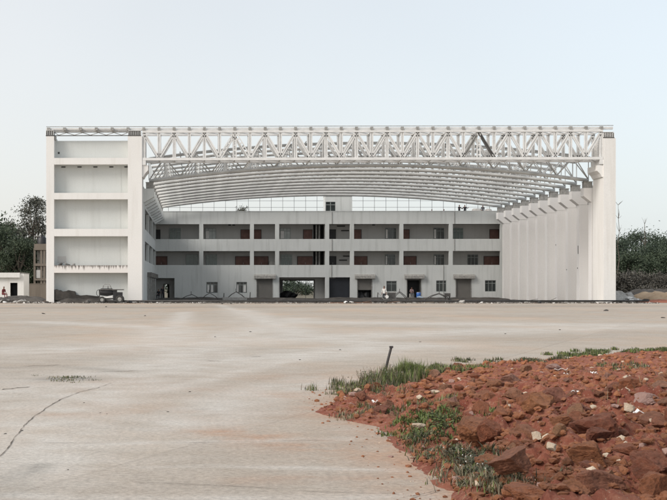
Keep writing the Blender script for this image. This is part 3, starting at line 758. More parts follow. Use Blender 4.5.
# compound wall and tank house
Yk = 176.0; kx = lambda p: PX(p, Yk); kz = lambda p: PZ(p, Yk, 40)
wl = MB().wall(kx(18), kx(60), 0, kz(284.2), Yk, Yk+.25); wl.box(kx(18), kx(60), Yk-.03, Yk+.28, kz(284.2)+.002, kz(284.2)+.1)
tag(wl.build('compound_wall', M['tan']), 'weathered tan boundary wall between the hut and the white pillar', 'wall')
Yt = 186.0; tx = lambda p: PX(p, Yt); tzz = lambda p: PZ(p, Yt, 40)
th_ = thing('tank_house', 'half-built tan house with bare floors partly hidden by the white pillar', 'building', (tx(45), Yt, 0))
for a, b in ((250,247.5),(266,263.5),(280.5,278.5)):
    MB().box(tx(34), tx(62), Yt, Yt+6, tzz(a), tzz(b)).build('floor_slab', M['tan'], th_)
for p in (34.4, 41.2, 44.2, 55): MB().box(tx(p)-.15, tx(p)+.15, Yt+.1, Yt+.4, 0, tzz(248)).build('column', M['tan'], th_)
MB().box(tx(34.5), tx(62), Yt+3, Yt+3.2, 0, tzz(248)).build('rear_wall', M['slab'], th_)
MB().box(tx(36), tx(40.6), Yt+.2, Yt+.35, tzz(278), tzz(270)).build('panel', M['corr'], th_)
MB().box(tx(34), tx(62), Yt+.05, Yt+.2, tzz(247.5), tzz(243.8)).build('parapet', M['tan'], th_)
tk = thing('water_tank', 'black plastic water tank on the tan house', 'tank', (tx(41), Yt+1, tzz(243.8)))
c = Vector((tx(41), Yt+1.2, 0)); zz0 = tzz(247.4)
MB().tube([c+Vector((0,0,zz0)), c+Vector((0,0,zz0+.1)), c+Vector((0,0,tzz(238))), c+Vector((0,0,tzz(236.4))), c+Vector((0,0,tzz(235.4)))], [.68,.7,.7,.45,.22], 20).build('tank_body', M['black'], tk, smooth=True)
MB().tube([c+Vector((0,0,tzz(235.4)+.001)), c+Vector((0,0,tzz(234.6)))], .24, 14).build('lid', M['black'], tk)
mb = MB()
tag(MB().box(tx(33.6), tx(40.5), Yt+.6, Yt+.75, tzz(236.2), tzz(235.4)).box(tx(39.8), tx(40.2), Yt+.62, Yt+.72, tzz(247.3), tzz(236.2)).build('pipe_stand', M['gsteel']), 'thin grey pipe arm beside the black water tank', 'pipe')

# ------------------------------------------------------------------ people
def person(label, loc, rot, kind='stand', top='dark_cloth', legs='grey_cloth', scale=1.0, group=None):
    J = {'pelvis':(0,0,.95),'spine':(0,.01,1.15),'chest':(0,.0,1.36),'neck':(0,0,1.50),'head0':(0,.0,1.58),'head':(0,-.015,1.68),'headt':(0,0,1.755)}
    for s, k in ((-1,'l'), (1,'r')):
        J['sh'+k] = (s*.18,0,1.42); J['el'+k] = (s*.25,.03,1.14); J['wr'+k] = (s*.24,-.06,.90); J['hn'+k] = (s*.235,-.09,.82)
        J['hip'+k] = (s*.09,0,.90); J['kn'+k] = (s*.11,-.02,.50); J['an'+k] = (s*.12,.02,.09); J['to'+k] = (s*.13,-.15,.035)
    if kind == 'sit':
        dz = -.48
        for k in ('pelvis','spine','chest','neck','head0','head','headt','shl','shr','ell','elr','wrl','wrr','hnl','hnr'): a = J[k]; J[k] = (a[0], a[1]-(.10 if a[2] > 1.3 else 0), a[2]+dz)
        for s, k in ((-1,'l'), (1,'r')):
            J['hip'+k] = (s*.1,0,.45); J['kn'+k] = (s*.16,-.42,.48); J['an'+k] = (s*.15,-.40,.09); J['to'+k] = (s*.16,-.56,.035)
            J['wr'+k] = (s*.17,-.30,.60); J['hn'+k] = (s*.13,-.38,.57); J['el'+k] = (s*.25,-.08,.68)
    if kind == 'reach':
        J['elr'] = (.38,-.1,1.25); J['wrr'] = (.55,-.25,1.35); J['hnr'] = (.62,-.30,1.38); J['ell'] = (-.3,-.12,1.18); J['wrl'] = (-.36,-.3,1.2); J['hnl'] = (-.38,-.38,1.22)
    if kind == 'bend':
        for k in ('spine','chest','neck','head0','head','headt','shl','shr','ell','elr','wrl','wrr','hnl','hnr'):
            a = Vector(J[k])-Vector((0,0,.95)); a.rotate(Euler((R(50),0,0))); J[k] = tuple(a+Vector((0,0,.93)))
        for k in 'lr':
            a = J['sh'+k]; J['el'+k] = (a[0]*1.2, a[1]-.02, a[2]-.27); J['wr'+k] = (a[0], a[1]-.08, a[2]-.5); J['hn'+k] = (a[0], a[1]-.1, a[2]-.58)
    rad = dict(pelvis=(.155,.12), spine=(.14,.105), chest=(.165,.115), neck=(.055,.055), head0=(.07,.08), head=(.085,.105), headt=(.06,.07))
    for k in 'lr': rad.update({'sh'+k:(.065,.065),'el'+k:(.045,.045),'wr'+k:(.03,.03),'hn'+k:(.035,.022),'hip'+k:(.095,.1),'kn'+k:(.06,.062),'an'+k:(.042,.045),'to'+k:(.04,.03)})
    names = list(J); E = [('pelvis','spine'),('spine','chest'),('chest','neck'),('neck','head0'),('head0','head'),('head','headt')]
    for k in 'lr': E += [('chest','sh'+k),('sh'+k,'el'+k),('el'+k,'wr'+k),('wr'+k,'hn'+k),('pelvis','hip'+k),('hip'+k,'kn'+k),('kn'+k,'an'+k),('an'+k,'to'+k)]
    # fingers: short chains from each hand
    for k in 'lr':
        h0 = Vector(J['hn'+k]); w0 = Vector(J['wr'+k]); d = (h0-w0).normalized(); sd_ = Vector((0,1,0)) if abs(d.z) > .6 else Vector((1,0,0))
        for q in range(5):
            nm = 'f%s%d' % (k, q); off_ = (q-1.5)*.02 if q < 4 else -.04
            ln = (.07,.08,.075,.06,.035)[q]
            J[nm] = tuple(h0+sd_*off_+d*(ln if q < 4 else .02)); rad[nm] = (.0085,.0085); names.append(nm); E.append(('hn'+k, nm))
    me = bpy.data.meshes.new('person'); ix = {n_: i for i, n_ in enumerate(names)}
    me.from_pydata([J[n_] for n_ in names], [(ix[a], ix[b]) for a, b in E], [])
    tmp = bpy.data.objects.new('tmp', me); C.objects.link(tmp)
    m = tmp.modifiers.new('s', 'SKIN'); m2 = tmp.modifiers.new('u', 'SUBSURF'); m2.levels = m2.render_levels = 1
    for n_, i in ix.items():
        sv = me.skin_vertices[0].data[i]; sv.radius = rad[n_]; sv.use_root = (n_ == 'pelvis')
    dg = bpy.context.evaluated_depsgraph_get(); nm = bpy.data.meshes.new_from_object(tmp.evaluated_get(dg))
    bpy.data.objects.remove(tmp)
    nm.materials.clear()
    for k in (legs, top, 'skin', 'hair', 'black'): nm.materials.append(M[k])
    seg = [(Vector(J[a]), Vector(J[b]), a, b) for a, b in E]
    for p in nm.polygons:
        c = p.center; best = None
        for a, b, na, nb in seg:
            ab = b-a; t = max(0, min(1, (c-a).dot(ab)/max(1e-9, ab.length_squared))); dd = (a+ab*t-c).length
            if best is None or dd < best[0]: best = (dd, na, nb, t)
        _, na, nb, t = best
        mi = 1
        if nb[:3] in ('hip','kne') or nb[:2] in ('kn','an') or nb.startswith('hip'): mi = 0
        if nb.startswith('to'): mi = 4
        if nb in ('neck','head0','head','headt'): mi = 2 if not (nb == 'neck' and t < .5) else 1
        if nb.startswith('hn') or (nb[0] == 'f' and nb != 'f') or (nb.startswith('wr') and t > .3): mi = 2
        hc = Vector(J['head'])
        if nb in ('headt','head') and (c.z > hc.z+.03 or c.y > hc.y+.04): mi = 3
        p.material_index = mi; p.use_smooth = True
    o = bpy.data.objects.new('person', nm); C.objects.link(o); o.location = loc; o.rotation_euler = (0,0,rot); o.scale = (scale,)*3
    tag(o, label, 'person', group)
    hd = Vector(J['head'])
    fc = MB()   # a simple face: eyes, nose, mouth
    for s in (-1, 1): fc.box(hd.x+s*.035-.012, hd.x+s*.035+.012, hd.y-.108, hd.y-.098, hd.z-.005, hd.z+.008)
    fc.box(hd.x-.025, hd.x+.025, hd.y-.104, hd.y-.094, hd.z-.068, hd.z-.058)
    f = fc.build('face_features', M['hair'], o, o0=(0,0,0)); f.location = (0,0,0)
    ns = MB().prism([(hd.y-.10, hd.z+.0), (hd.y-.128, hd.z-.035), (hd.y-.10, hd.z-.04)], 'x', hd.x-.012, hd.x+.012).build('nose', M['skin'], o, o0=(0,0,0))
    return o
roofz = Z2t+.5
for i, (px, yy, kd, lb, rt_, tp) in enumerate((
    (459.3, YB+1.6, 'reach', 'worker standing on the roof with one arm reaching out', .6, 'dark_cloth'),
    (464.8, YB+1.8, 'reach', 'worker on the roof raising a hand towards the truss tube', -.4, 'dark_cloth'),
    (482.8, YB+1.6, 'stand', 'lone worker standing on the roof close to the corner of the side wall', .2, 'grey_cloth'),
    (431.7, YB+1.4, 'sit', 'crouched worker with only the head above the parapet, farther from the standing pair', 0, 'dark_cloth'),
    (443.8, YB+1.4, 'sit', 'crouched worker with only the head above the parapet, next to the standing pair', 0, 'grey_cloth'))):
    z = PZ(204.7, yy, px)-1.76 if kd != 'sit' else PZ(209.2, yy, px)-1.26
    person(lb, (PX(px, yy), yy, z), rt_, kd, tp, 'dark_cloth')
    q = MB().box(PX(px,yy)-.6, PX(px,yy)+.6, yy-.5, yy+.5, roofz+.002, z)
    tag(q.build('staging_board', M['conc']), ['low block under the worker reaching out on the roof','low block under the worker raising a hand','low block under the lone worker near the corner','block under the crouched worker farther from the pair','block under the crouched worker next to the pair'][i], 'block')
yy = 171.0
for i, (a, b, c_) in enumerate(((472.5,481,208.6),(485.8,491,208.8))):
    x0, x1 = PX(a, YB+4), PX(b, YB+4); z0 = roofz; z1 = PZ(c_, YB+4)
    o = MB().tube([(x0, YB+4, (z0+z1)/2), (x0+.12, YB+4, (z0+z1)/2), (x1-.12, YB+4, (z0+z1)/2), (x1, YB+4, (z0+z1)/2)], [(z1-z0)/2*.9, (z1-z0)/2, (z1-z0)/2, (z1-z0)/2*.9], 20).build('roof_tank', M['conc'], smooth=True)
    tag(o, ['longer grey tank lying on the roof beside the lone worker','short grey tank lying on the roof next to the corner'][i], 'tank')
person('worker in a pale pink shirt sitting in the doorway under the raised shutter', (PX(411.5, 168.5), 168.5, .35), .15, 'sit', 'pink_cloth', 'grey_cloth')
tag(MB().box(PX(409.6,168.5), PX(414,168.5), 168.3, 168.9, .02, .76).build('crate', M['conc']), 'low box seat under the person in the doorway', 'box')
o = person('worker in a white shirt standing beside the grey machine outside the dark window', (PX(384.2, 131.5), 131.5, 0), -.5, 'stand', 'white_cloth', 'dark_cloth')
person('dark-clothed figure standing in the unlit corner entrance', (PX(162.5, 168.4), 168.4, 0), .3, 'stand', 'dark_cloth', 'dark_cloth')
person('person in maroon clothes sitting on the rubble in front of the white hut', (PX(3.2, 133), 133, .42), .9, 'sit', 'maroon', 'maroon')
person('second dark figure sitting low in the unlit corner entrance', (PX(158.8, 168), 168, .1), -.3, 'sit', 'dark_cloth', 'dark_cloth')

# ------------------------------------------------------------------ machines and clutter along the building line
def wheel(parent, c, r, w, axis='y'):
    a = Vector((0, w/2, 0)) if axis == 'y' else Vector((w/2, 0, 0)); c = Vector(c)
    wh = MB().tube([c-a, c-a*.8, c+a*.8, c+a], [r*.92, r, r, r*.92], 22).build('wheel', M['tyre'], parent, smooth=False)
    MB().tube([c-a*1.06, c+a*1.06], r*.5, 14).build('rim', M['gsteel'], wh)
    return wh
Ym = 125.6; mx = lambda p: PX(p, Ym); mz = lambda p: PZ(p, Ym, 110)
tr = thing('old_tractor', 'derelict dark tractor-like machine with a wire hoop standing before the side block', 'tractor', (mx(111), Ym, 0))
hood = MB().tube([(mx(100), Ym, mz(292)), (mx(101), Ym, mz(292)), (mx(107), Ym, mz(292.3)), (mx(112.8), Ym, mz(291.8)), (mx(113.3), Ym, mz(291.5))], [.28,.36,.40,.34,.25], 14).build('hood', M['black'], tr, smooth=True)
MB().prism([(mx(100.5), mz(296)), (mx(106), mz(296.6)), (mx(113), mz(296)), (mx(113), mz(297.2)), (mx(107), mz(298.2)), (mx(101), mz(297))], 'y', Ym-.3, Ym+.3).build('pale_slab', M['whitep'], tr)  # pale slab below the hood
MB().box(mx(113.2), mx(117), Ym-.35, Ym+.35, mz(302.6), mz(289.3)).build('gearbox', M['black'], tr)
MB().box(mx(100), mx(123.8), Ym-.45, Ym+.45, mz(290.2), mz(289.2)).build('canopy_bar', M['dsteel'], tr)
MB().box(mx(117.2), mx(122.6), Ym-.4, Ym+.3, mz(299), mz(292.2)).build('engine_box', M['black'], tr)
hp = [(mx(102.6), Ym, mz(289.2)), (mx(103.4), Ym, mz(285.2)), (mx(105), Ym, mz(284.3)), (mx(109), Ym, mz(284.2)), (mx(110), Ym, mz(285.2)), (mx(111.8), Ym, mz(289.2))]
MB().tube(hp, .045, 6).build('roll_hoop', M['gsteel'], tr); MB().tube([(mx(103), Ym, mz(287)), (mx(111), Ym, mz(287))], .03, 6).build('hoop_rail', M['gsteel'], tr)
ang = [2*math.pi*k/16 for k in range(17)]
MB().tube([(mx(98.6)+.2*math.cos(t), Ym-.1, mz(293)+.32*math.sin(t)) for t in ang], .03, 6).build('steering_wheel', M['black'], tr)
MB().tube([(mx(99.3), Ym, mz(289.4)), (mx(99.7), Ym, mz(301))], .05, 6).build('front_post', M['dsteel'], tr)
for yy in (Ym-.55, Ym+.55): wheel(tr, (mx(120), yy, .40), .40, .22); wheel(tr, (mx(102.4), yy, .34), .34, .18)
MB().box(mx(102), mx(119.5), Ym-.2, Ym+.2, .40, .52).build('chassis', M['dsteel'], tr)
MB().tube([(mx(108), Ym+.1, mz(289)), (mx(108), Ym+.1, mz(286))], .04, 8).build('exhaust', M['dsteel'], tr)

# long pipe beside the apron edge
zp = .22
lp = tag(MB().tube([(PX(97,125.2), 125.2, zp), (PX(250,125.2), 125.25, zp+.01), (PX(400,125.2), 125.15, zp), (PX(649,125.2), 125.2, zp+.03)], .085, 10).build('long_pipe', M['pipe'], smooth=True), 'very long black pipe lying along the front of the hangar mouth', 'pipe')
for i, p in enumerate(range(120, 645, 42)):
    tag(MB().box(PX(p,125.2)-.12, PX(p,125.2)+.12, 125.0, 125.4, .006, zp-.083).build('support_block', M['conc']), 'small concrete block propping up the long black pipe', 'block', 'blocks under the long black pipe')
tag(MB().box(PX(330,124.6), PX(372,124.6), 124.5, 124.6, .008, .12).build('wood_plank', M['rust']), 'rust-brown board lying in front of the long black pipe', 'board')
# triangular frames on the ground
for i, (a, b, tp, lb) in enumerate(((178,202,294.5,'lowest of the light bent rod frames nearest the corner entrance'),(200,220,293,'steep bent rod frame below the first pale window'),(225,248,291.8,'tallest bent rod frame below the second pale window'),(392,409,292,'bent rod frame between the grey machine and the doorway'),(424,452,293.6,'flat bent rod frame between the doorway and the grey crate'))):
    Y = 150; x0, x1, xm = PX(a,Y), PX(b,Y), PX((a+b)/2+(2 if i in (0, 4) else 0),Y); zt_ = PZ(tp, Y, a)
    f = thing('rod_frame', lb, 'frame', (xm, Y, 0), 'bent rod frames lying before the building')
    for dy in (0, 1.2):
        MB().tube([(x0, Y+dy, .03), (x0+(xm-x0)*.6, Y+dy, zt_*.72), (xm, Y+dy, zt_), (x1-(x1-xm)*.5, Y+dy, zt_*.6), (x1, Y+dy, .03)], .045, 5).build('bent_rod', M['dsteel'], f)
    MB().tube([(xm, Y, zt_), (xm, Y+1.2, zt_)], .03, 5).build('cross_rod', M['dsteel'], f)
    MB().tube([(xm-.1, Y, zt_+.02), (xm-.1, Y, zt_+.38)], .035, 5).build('pin', M['dsteel'], f)
for i, (p, tp) in enumerate(((223.6,293.2),(249.8,292.2),(377.5,292.4))):
    Y = 148; tag(MB().tube([(PX(p,Y), Y, 0), (PX(p,Y)+.05, Y, PZ(tp,Y,p))], .05, 6).build('short_post', M['dsteel']), ['short dark post near the flat trolley','short dark post beside the second pale window','short dark post beside the half-open shutter'][i], 'post')
Y = 140; tag(MB().box(PX(222.5,Y), PX(247,Y), Y, Y+1, .03, PZ(297.4,Y)).build('stacked_boards', M['gsteel']), 'low grey stack of boards in front of the second pale window', 'boards')
# flat trolley
Y = 119.0; tx0, tx1 = PX(219.6,Y), PX(233.8,Y)
tro = thing('flat_trolley', 'low dark flat trolley carrying white lumps at the apron edge', 'trolley', ((tx0+tx1)/2, Y, 0))
MB().prism([(tx0, .12), (tx1, .12), (tx1-.1, .24), (tx0+.02, .22)], 'y', Y-.4, Y+.4).build('deck', M['dsteel'], tro)
for a in (tx0+.25, tx1-.25):
    for b in (Y-.35, Y+.35): wheel(tro, (a, b, .1), .1, .06)

# grey generator and neighbours near the doorway
Y = 132.5; gx_ = lambda p: PX(p, Y); gz_ = lambda p: PZ(p, Y, 390)
ge = thing('generator', 'grey box generator with louvres in front of the dark barred window', 'machine', (gx_(390), Y, 0))
add_bevel(MB().box(gx_(386.2), gx_(395.6), Y-.4, Y+.4, .12, gz_(291.6)).build('housing', M['gsteel'], ge), .03)
MB().box(gx_(386.8), gx_(395), Y-.42, Y-.403, .35, gz_(292.8)).build('louvre', M['dsteel'], ge)
MB().box(gx_(385.4), gx_(396.6), Y-.5, Y+.5, .02, .11).build('skid', M['black'], ge)
MB().tube([(gx_(394.6), Y, gz_(291.6)+.001), (gx_(394.6), Y, gz_(290.4))], .05, 8).build('exhaust', M['dsteel'], ge)
tag(MB().tube([(PX(387.4,130.4),130.4,.35+.32*math.cos(.1)) if False else (PX(386.9,130.4),130.3,.62), (PX(386.9,130.4),130.5,.62)], [.17,.17], 20).build('white_disc', M['whitep']), 'pale round disc leaning on the grey generator', 'disc')
Y = 128.2
co = thing('concrete_cart', 'small dark two-wheeled cart on the ground before the generator', 'cart', (PX(388,Y), Y, 0))
MB().prism([(PX(383.5,Y), .28), (PX(396.5,Y), .28), (PX(396,Y), .42), (PX(384,Y), .42)], 'y', Y-.35, Y+.35).build('tray', M['dsteel'], co)
for b in (Y-.4, Y+.4): wheel(co, (PX(390,Y), b, .2), .2, .08)
MB().tube([(PX(383.5,Y), Y, .4), (PX(380.5,Y), Y, .75), (PX(378.2,Y), Y, 1.0)], .03, 6).build('handle', M['gsteel'], co)
Y = 168.2
dr = thing('blue_drum', 'bright blue plastic drum in the doorway beside the seated person', 'drum', (PX(418.6,Y), Y, 0))
cc = Vector((PX(418.6,Y), Y, 0))
MB().tube([cc+Vector((0,0,z)) for z in (.02,.06,.3,.34,.38,.62,.66,.7,.88,.92)], [.27,.3,.3,.32,.3,.3,.32,.3,.3,.26], 20).build('drum_body', M['blue'], dr, smooth=True)
MB().tube([cc+Vector((0,0,.921)), cc+Vector((0,0,.96))], .24, 18).build('lid', M['whitep'], dr)
tag(MB().prism([(PX(415.8,Y)+.0,.02),(PX(422,Y),.02),(PX(421.4,Y),.34),(PX(419,Y),.46),(PX(416.4,Y),.36)], 'y', Y-.9, Y-.45).build('plastic_sack', M['ltblue']), 'pale blue plastic sack slumped before the blue drum', 'sack')
Y = 150; cr = thing('grey_crate', 'small dark crate on legs below the barred window next to the last shutter', 'crate', (PX(447.5,Y), Y, 0))
MB().box(PX(445,Y), PX(450,Y), Y-.3, Y+.3, PZ(296.6,Y), PZ(293.2,Y)).build('crate_body', M['dsteel'], cr)
for a in (445.2, 449.2):
    for b in (-.28, .2): MB().box(PX(a,Y), PX(a,Y)+.08, Y+b, Y+b+.08, 0, PZ(296.6,Y)-.002).build('leg', M['dsteel'], cr)
# things inside the half-open shutter and in the open passage
mbk = []
def lump(name, label, cat, x, y, z, sx, sy, sz, mat, seed, group=None, sub=3, cuts=9, rot=0):
    o = bpy.data.objects.new(name, rock_mesh(seed, mat, sub, cuts)); C.objects.link(o); o.location = (x, y, z); o.scale = (sx, sy, sz); o.rotation_euler = (random.uniform(-.2,.2), random.uniform(-.2,.2), rot or random.uniform(0,6.28))
    return tag(o, label, cat, group)
_rc = {}
def rock_mesh(seed, mat='rock', sub=3, cuts=9):
    key = (seed, mat, sub, cuts)
    if key in _rc: return _rc[key]
    rd = random.Random(seed); bm = bmesh.new(); bmesh.ops.create_icosphere(bm, subdivisions=sub, radius=1)
    pl = []
    for k in range(cuts):
        n_ = Vector((rd.gauss(0,1), rd.gauss(0,1), rd.gauss(0,1))).normalized(); pl.append((n_, rd.uniform(.42,.8)))
    for v in bm.verts:
        c = v.co.copy()
        for n_, d in pl:
            e = c.dot(n_)-d
            if e > 0: c -= n_*e*.97
        s = Vector((seed*3.1, 0, 0))
        c *= 1+.16*noise.noise(c*1.5+s)-.5*max(0, .10-abs(noise.noise(c*1.9-s)))+.06*noise.noise(c*5+s)+.045*noise.noise(c*11+s)+.03*noise.noise(c*24+s)
        v.co = c
    m = bpy.data.meshes.new('rock'); bm.to_mesh(m); bm.free(); m.materials.append(M[mat])
    for p in m.polygons: p.use_smooth = False
    _rc[key] = m; return m
for k, (p, y_, z, s, lb, cat, nm) in enumerate((
    (361,YB+1.0,.45,.75,'black heap of sacks under the half-open shutter, its nearer lump','sack','black_sack'),(367,YB+.9,.4,.7,'black heap of sacks under the half-open shutter, beside the door guide','sack','black_sack'),
    (286,YB+3,.5,1.1,'dark covered heap standing in the open passage','heap','covered_heap'),(293,YB+3.4,.45,.9,'smaller dark covered heap in the passage beside the larger one','heap','covered_heap'))):
    lump(nm, lb, cat, PX(p,y_), y_, z, s, .6, .75, 'black', 300+k)

# rubble, sheets and small debris along the whole line: big ones singly, fines as one mass
GR_B = 'grey rubble lumps along the hangar line'
k = 0
for px0_, px1_, n_, Yc, sz, m_ in ((0,26,16,128,.34,'conc'),(26,60,12,127,.22,'conc'),(60,140,16,126.3,.16,'dark'),(140,330,26,126.5,.14,'dark'),(330,500,24,126,.17,'dark'),(500,615,16,125.8,.15,'conc'),(617,645,14,134,.5,'conc')):
    for q in range(n_):
        px_ = random.uniform(px0_, px1_); y_ = Yc+random.uniform(-2.2, 1.6); s = sz*random.uniform(.4, 1.4)
        w_ = random.random() < .16
        m2 = 'whitep' if w_ else ('earth' if m_ == 'dark' or random.random() < .45 else 'conc')
        lump('rubble_block', 'pale broken rubble lump in the strip along the hangar line' if w_ else 'grey broken rubble lump in the strip along the hangar line', 'rubble', PX(px_,y_), y_, s*.3, s*random.uniform(.8,1.6), s, s*.6, m2, 400+k % 8, 'pale rubble lumps along the hangar line' if w_ else GR_B, 2, 8); k += 1
def heap(name, label, x0, x1, yc, hgt, mat, seed, depth=3.0, step=.35):
    nx = max(6, int((x1-x0)/step)); ny = 10; vs = []
    for j in range(ny+1):
        for i in range(nx+1):
            u = i/nx; v = j/ny; x = x0+(x1-x0)*u; y = yc+depth*(v-.5)
            e = math.sin(math.pi*v)*min(1, u*nx/4, (1-u)*nx/4)
            e = e**.5; z = hgt*e*(.62+.45*noise.noise(Vector((x*.3+seed, y*.3, 0)))+.22*noise.noise(Vector((x*1.1+seed, y*1.2, 3)))+.10*noise.noise(Vector((x*3.3, y*3.3, seed)))) 
            vs.append((x, y, max(-.02, z)+.006))
    mb = MB(); mb.add(vs, [(j*(nx+1)+i, j*(nx+1)+i+1, (j+1)*(nx+1)+i+1, (j+1)*(nx+1)+i) for j in range(ny) for i in range(nx)])
    return tag(mb.build(name, mat), label, 'heap')
heap('dirt_bank', 'low dark bank of soil and scraps behind the long pipe along the hangar mouth', PX(143,131), PX(600,131), 131.5, .34, M['earth'], 1.3, 3.4)
heap('dirt_bank', 'dark scrap bank at the foot of the back wall', XL+.2, XR-.4, YB-2.0, .36, M['earth'], 5.7, 3.0)
heap('dirt_bank', 'dark soil bank under the lowest panel of the white side block', PX(55,YF), PX(127,YF), YF+.1, .75, M['earth'], 9.1, 1.6)
PP = [(54.2,299.9),(54.2,290),(56,289.2),(58.5,290.4),(60,290.2),(62,291.6),(66,291.1),(68,290.2),(71,290.8),(74.5,291.4),(75.4,294.6),(80,295.6),(86,295),(93,295.8),(99,296.6),(104,299.9)]
tag(MB().prism([(fx(p_), fz(q_)) for p_, q_ in PP], 'y', YF+.12, YF+.92).build('soil_heap', M['earth']), 'black flat-topped heap in the corner of the lowest panel opening', 'heap')
heap('dirt_bank', 'dark trash-strewn bank in front of the white hut', PX(-40,138), PX(48,138), 138, .9, M['earth'], 14.2, 8)
heap('sand_heap', 'wide sandy tan heap beside the grey rubble past the end pillar', PX(638,150), PX(720,150), 150, 1.5, M['tanearth'], 21.0, 14)
heap('dirt_bank', 'reddish low bank in front of the sandy heap', PX(640,132), PX(710,132), 132, .5, M['soil'], 25.0, 5)
for i, (p_, w_, h_, y_) in enumerate(((621,1.15,1.0,134),(627.5,.9,.8,135),(617.5,.5,.6,133),(632,.8,.45,136))):
    lump('concrete_block', ['largest broken concrete block leaning at the foot of the end pillar','second broken concrete block beside the largest one at the end pillar','small broken concrete piece touching the end pillar','low broken concrete piece farthest from the end pillar in its heap'][i], 'rubble', PX(p_,y_), y_, h_*.5, w_, .7, h_, 'conc', 640+i, None, 4, 7, .2+i)
heap('dark_heap', 'long dark brush and soil heap beyond the grey rubble', PX(625,158), PX(676,158), 158, 2.2, M['earth'], 41.0, 8, .4)
# repair clutter on the corridor sill of the block
for i, (p, w_) in enumerate(((60,2.2),(67,3.4),(73,1.2))):
    lump('dark_sack', ['small dark sack on the stained beam nearest the outer pillar','widest dark sack in the row on the stained beam','thin dark sack end of the row on the stained beam'][i], 'sack', fx(p), YF+.4, fz(265.3)+.1, w_*.1*1.3, .2, .16, 'gsteel' if i else 'dsteel', 350+i)
# small fines strip
vs = []; mbf = MB()
for q in range(5200):
    px_ = random.uniform(-30, 660); y_ = 126.3+random.gauss(0, 1.1) if px_ > 60 else 128+random.gauss(0, 2.2); x = PX(px_, y_); s = random.uniform(.02, .09)*(1.4 if px_ < 60 else 1)
    a = [Vector((random.uniform(-1,1), random.uniform(-1,1), 0)).normalized()*s for _ in range(3)]
    b = Vector((x, y_, .01)); mi = 0 if random.random() < .72 else (1 if random.random() < .86 else 2)
    mbf.add([b+Vector((-s,0,0)), b+Vector((s*random.uniform(.5,1.5),-s*.3,0)), b+Vector((0,s,0)), b+Vector((0,0,s*random.uniform(.4,1.6)))], [(0,1,3),(1,2,3),(2,0,3)], mi)
tag(mbf.build('debris_fines', [M['earth'], M['conc'], M['whitep']]), kind='stuff')

for i in range(46):
    px_ = random.choice([random.uniform(0,60), random.uniform(120,615), random.uniform(120,615), random.uniform(615,660)]); y_ = random.uniform(124.2, 128.5) if px_ < 620 else random.uniform(130,140)
    L = random.uniform(.5, 2.4); a = random.uniform(-.5, .5); x = PX(px_, y_); zt_ = random.choice([.05,.1,.25,.5])*random.random()
    w2 = random.uniform(.04,.12)
    o = MB().bar((x-L/2, y_-L*a/2, .04), (x+L/2, y_+L*a/2, .04+zt_), w2, w2*.7).build('scrap_bar', M[random.choice(['rust','dsteel','dsteel','pipe','conc','tan'])])
    tag(o, 'scrap board or bar dropped among the debris along the hangar line', 'scrap', 'scrap boards and bars along the hangar line')
for i, (px_, w2, h2, m2, lb) in enumerate(((88,1.0,.5,'dsteel','dark battered box lying just before the old tractor'),(129,.9,.35,'black','low black bundle on the ground between the tractor and the side wall'),(346,.7,.3,'whitep','white block lying in front of the blue sheet door'),(351,.5,.3,'whitep','second white block beside the one before the blue sheet door'),(462,.8,.4,'conc','grey lump in front of the closed shutter nearest the fins'),(22,1.2,.5,'conc','grey slab fragment before the hut doorway'),(540,.5,.3,'black','small black bundle on the long pipe line before the fins'))):
    lump('debris_bundle' if m2 == 'black' else 'debris_block', lb, 'debris', PX(px_,124.6), 124.6, h2*.4, w2/2, .3, h2/2, m2, 600+i, None, 3, 10)
# scattered bits on the apron
spots = [(44,314,.35),(606,311,.55),(663,318,.3),(106,307,.3),(168,412,.05),(190,392,.06),(100,413,.03),(107,414,.03),(68,470,.03),(84,403,.04),(5,434,.05),(250,332,.12),(375,432,.03),(300,360,.08),(340,350,.1),(145,316,.2),(505,334,.12),(560,330,.14),(420,342,.1),(22,431,.05),(215,337,.1)]
for i, (a, b, s) in enumerate(spots):
    x, y = GR(a, b); lump('dark_stone', 'small dark stone lying loose on the pale concrete', 'stone', x, y, s*.06, s*.5, s*.3, s*.13, 'earth', 500+i % 6, 'loose stones on the concrete', 2, 8)

# ------------------------------------------------------------------ red dirt mound
def hfield(x, y):
    s = np.clip(sdist(x, y), 0, None)
    hm = .02+.36*np.clip((22-y)/10, 0, 1)*np.clip((x-2.2)/2.5, 0, 1)
    return hm*(1-np.exp(-s/.9))
mx_ = np.concatenate([np.arange(1.2, 8.2, .034), np.arange(8.2, 24, .075)]); my_ = np.concatenate([np.arange(5, 8, .08), np.arange(8, 17, .04), np.arange(17, 33.5, .085)])
AX, AY = np.meshgrid(mx_, my_); HZ = hfield(AX, AY); SD = sdist(AX, AY)
NZ = np.zeros(AX.shape); NZ_SEED = 3.0
for j in range(AX.shape[0]):
    for i in range(AX.shape[1]):
        if SD[j, i] > -.25:
            p = Vector((AX[j,i], AY[j,i], 0))
            dv_ = noise.voronoi(p*3.4+Vector((NZ_SEED, 0, 0)))[0]; d2_ = noise.voronoi(p*8.5)[0]
            NZ[j, i] = .11*min(.6, dv_[1]-dv_[0])+.045*min(.6, d2_[1]-d2_[0])+.13*noise.noise(p*1.1)+.08*noise.noise(p*2.7)+.055*abs(noise.noise(p*6+Vector((5,1,0))))+.03*noise.noise(p*13)
amp = np.clip(SD/.5+.25, 0, 1)
Zm = np.where(SD > -.2, HZ+NZ*amp*(1+.5*np.clip((16-AY)/6, 0, 1))*(1-.6*np.clip((AY-17)/6, 0, 1))+.015*np.clip(SD/.15, -1.5, 1), -.05)
def hz_at(x, y):
    i = int(np.clip(np.searchsorted(mx_, x), 1, len(mx_)-1)); j = int(np.clip(np.searchsorted(my_, y), 1, len(my_)-1)); return float(Zm[j, i])
keep = SD > -.25
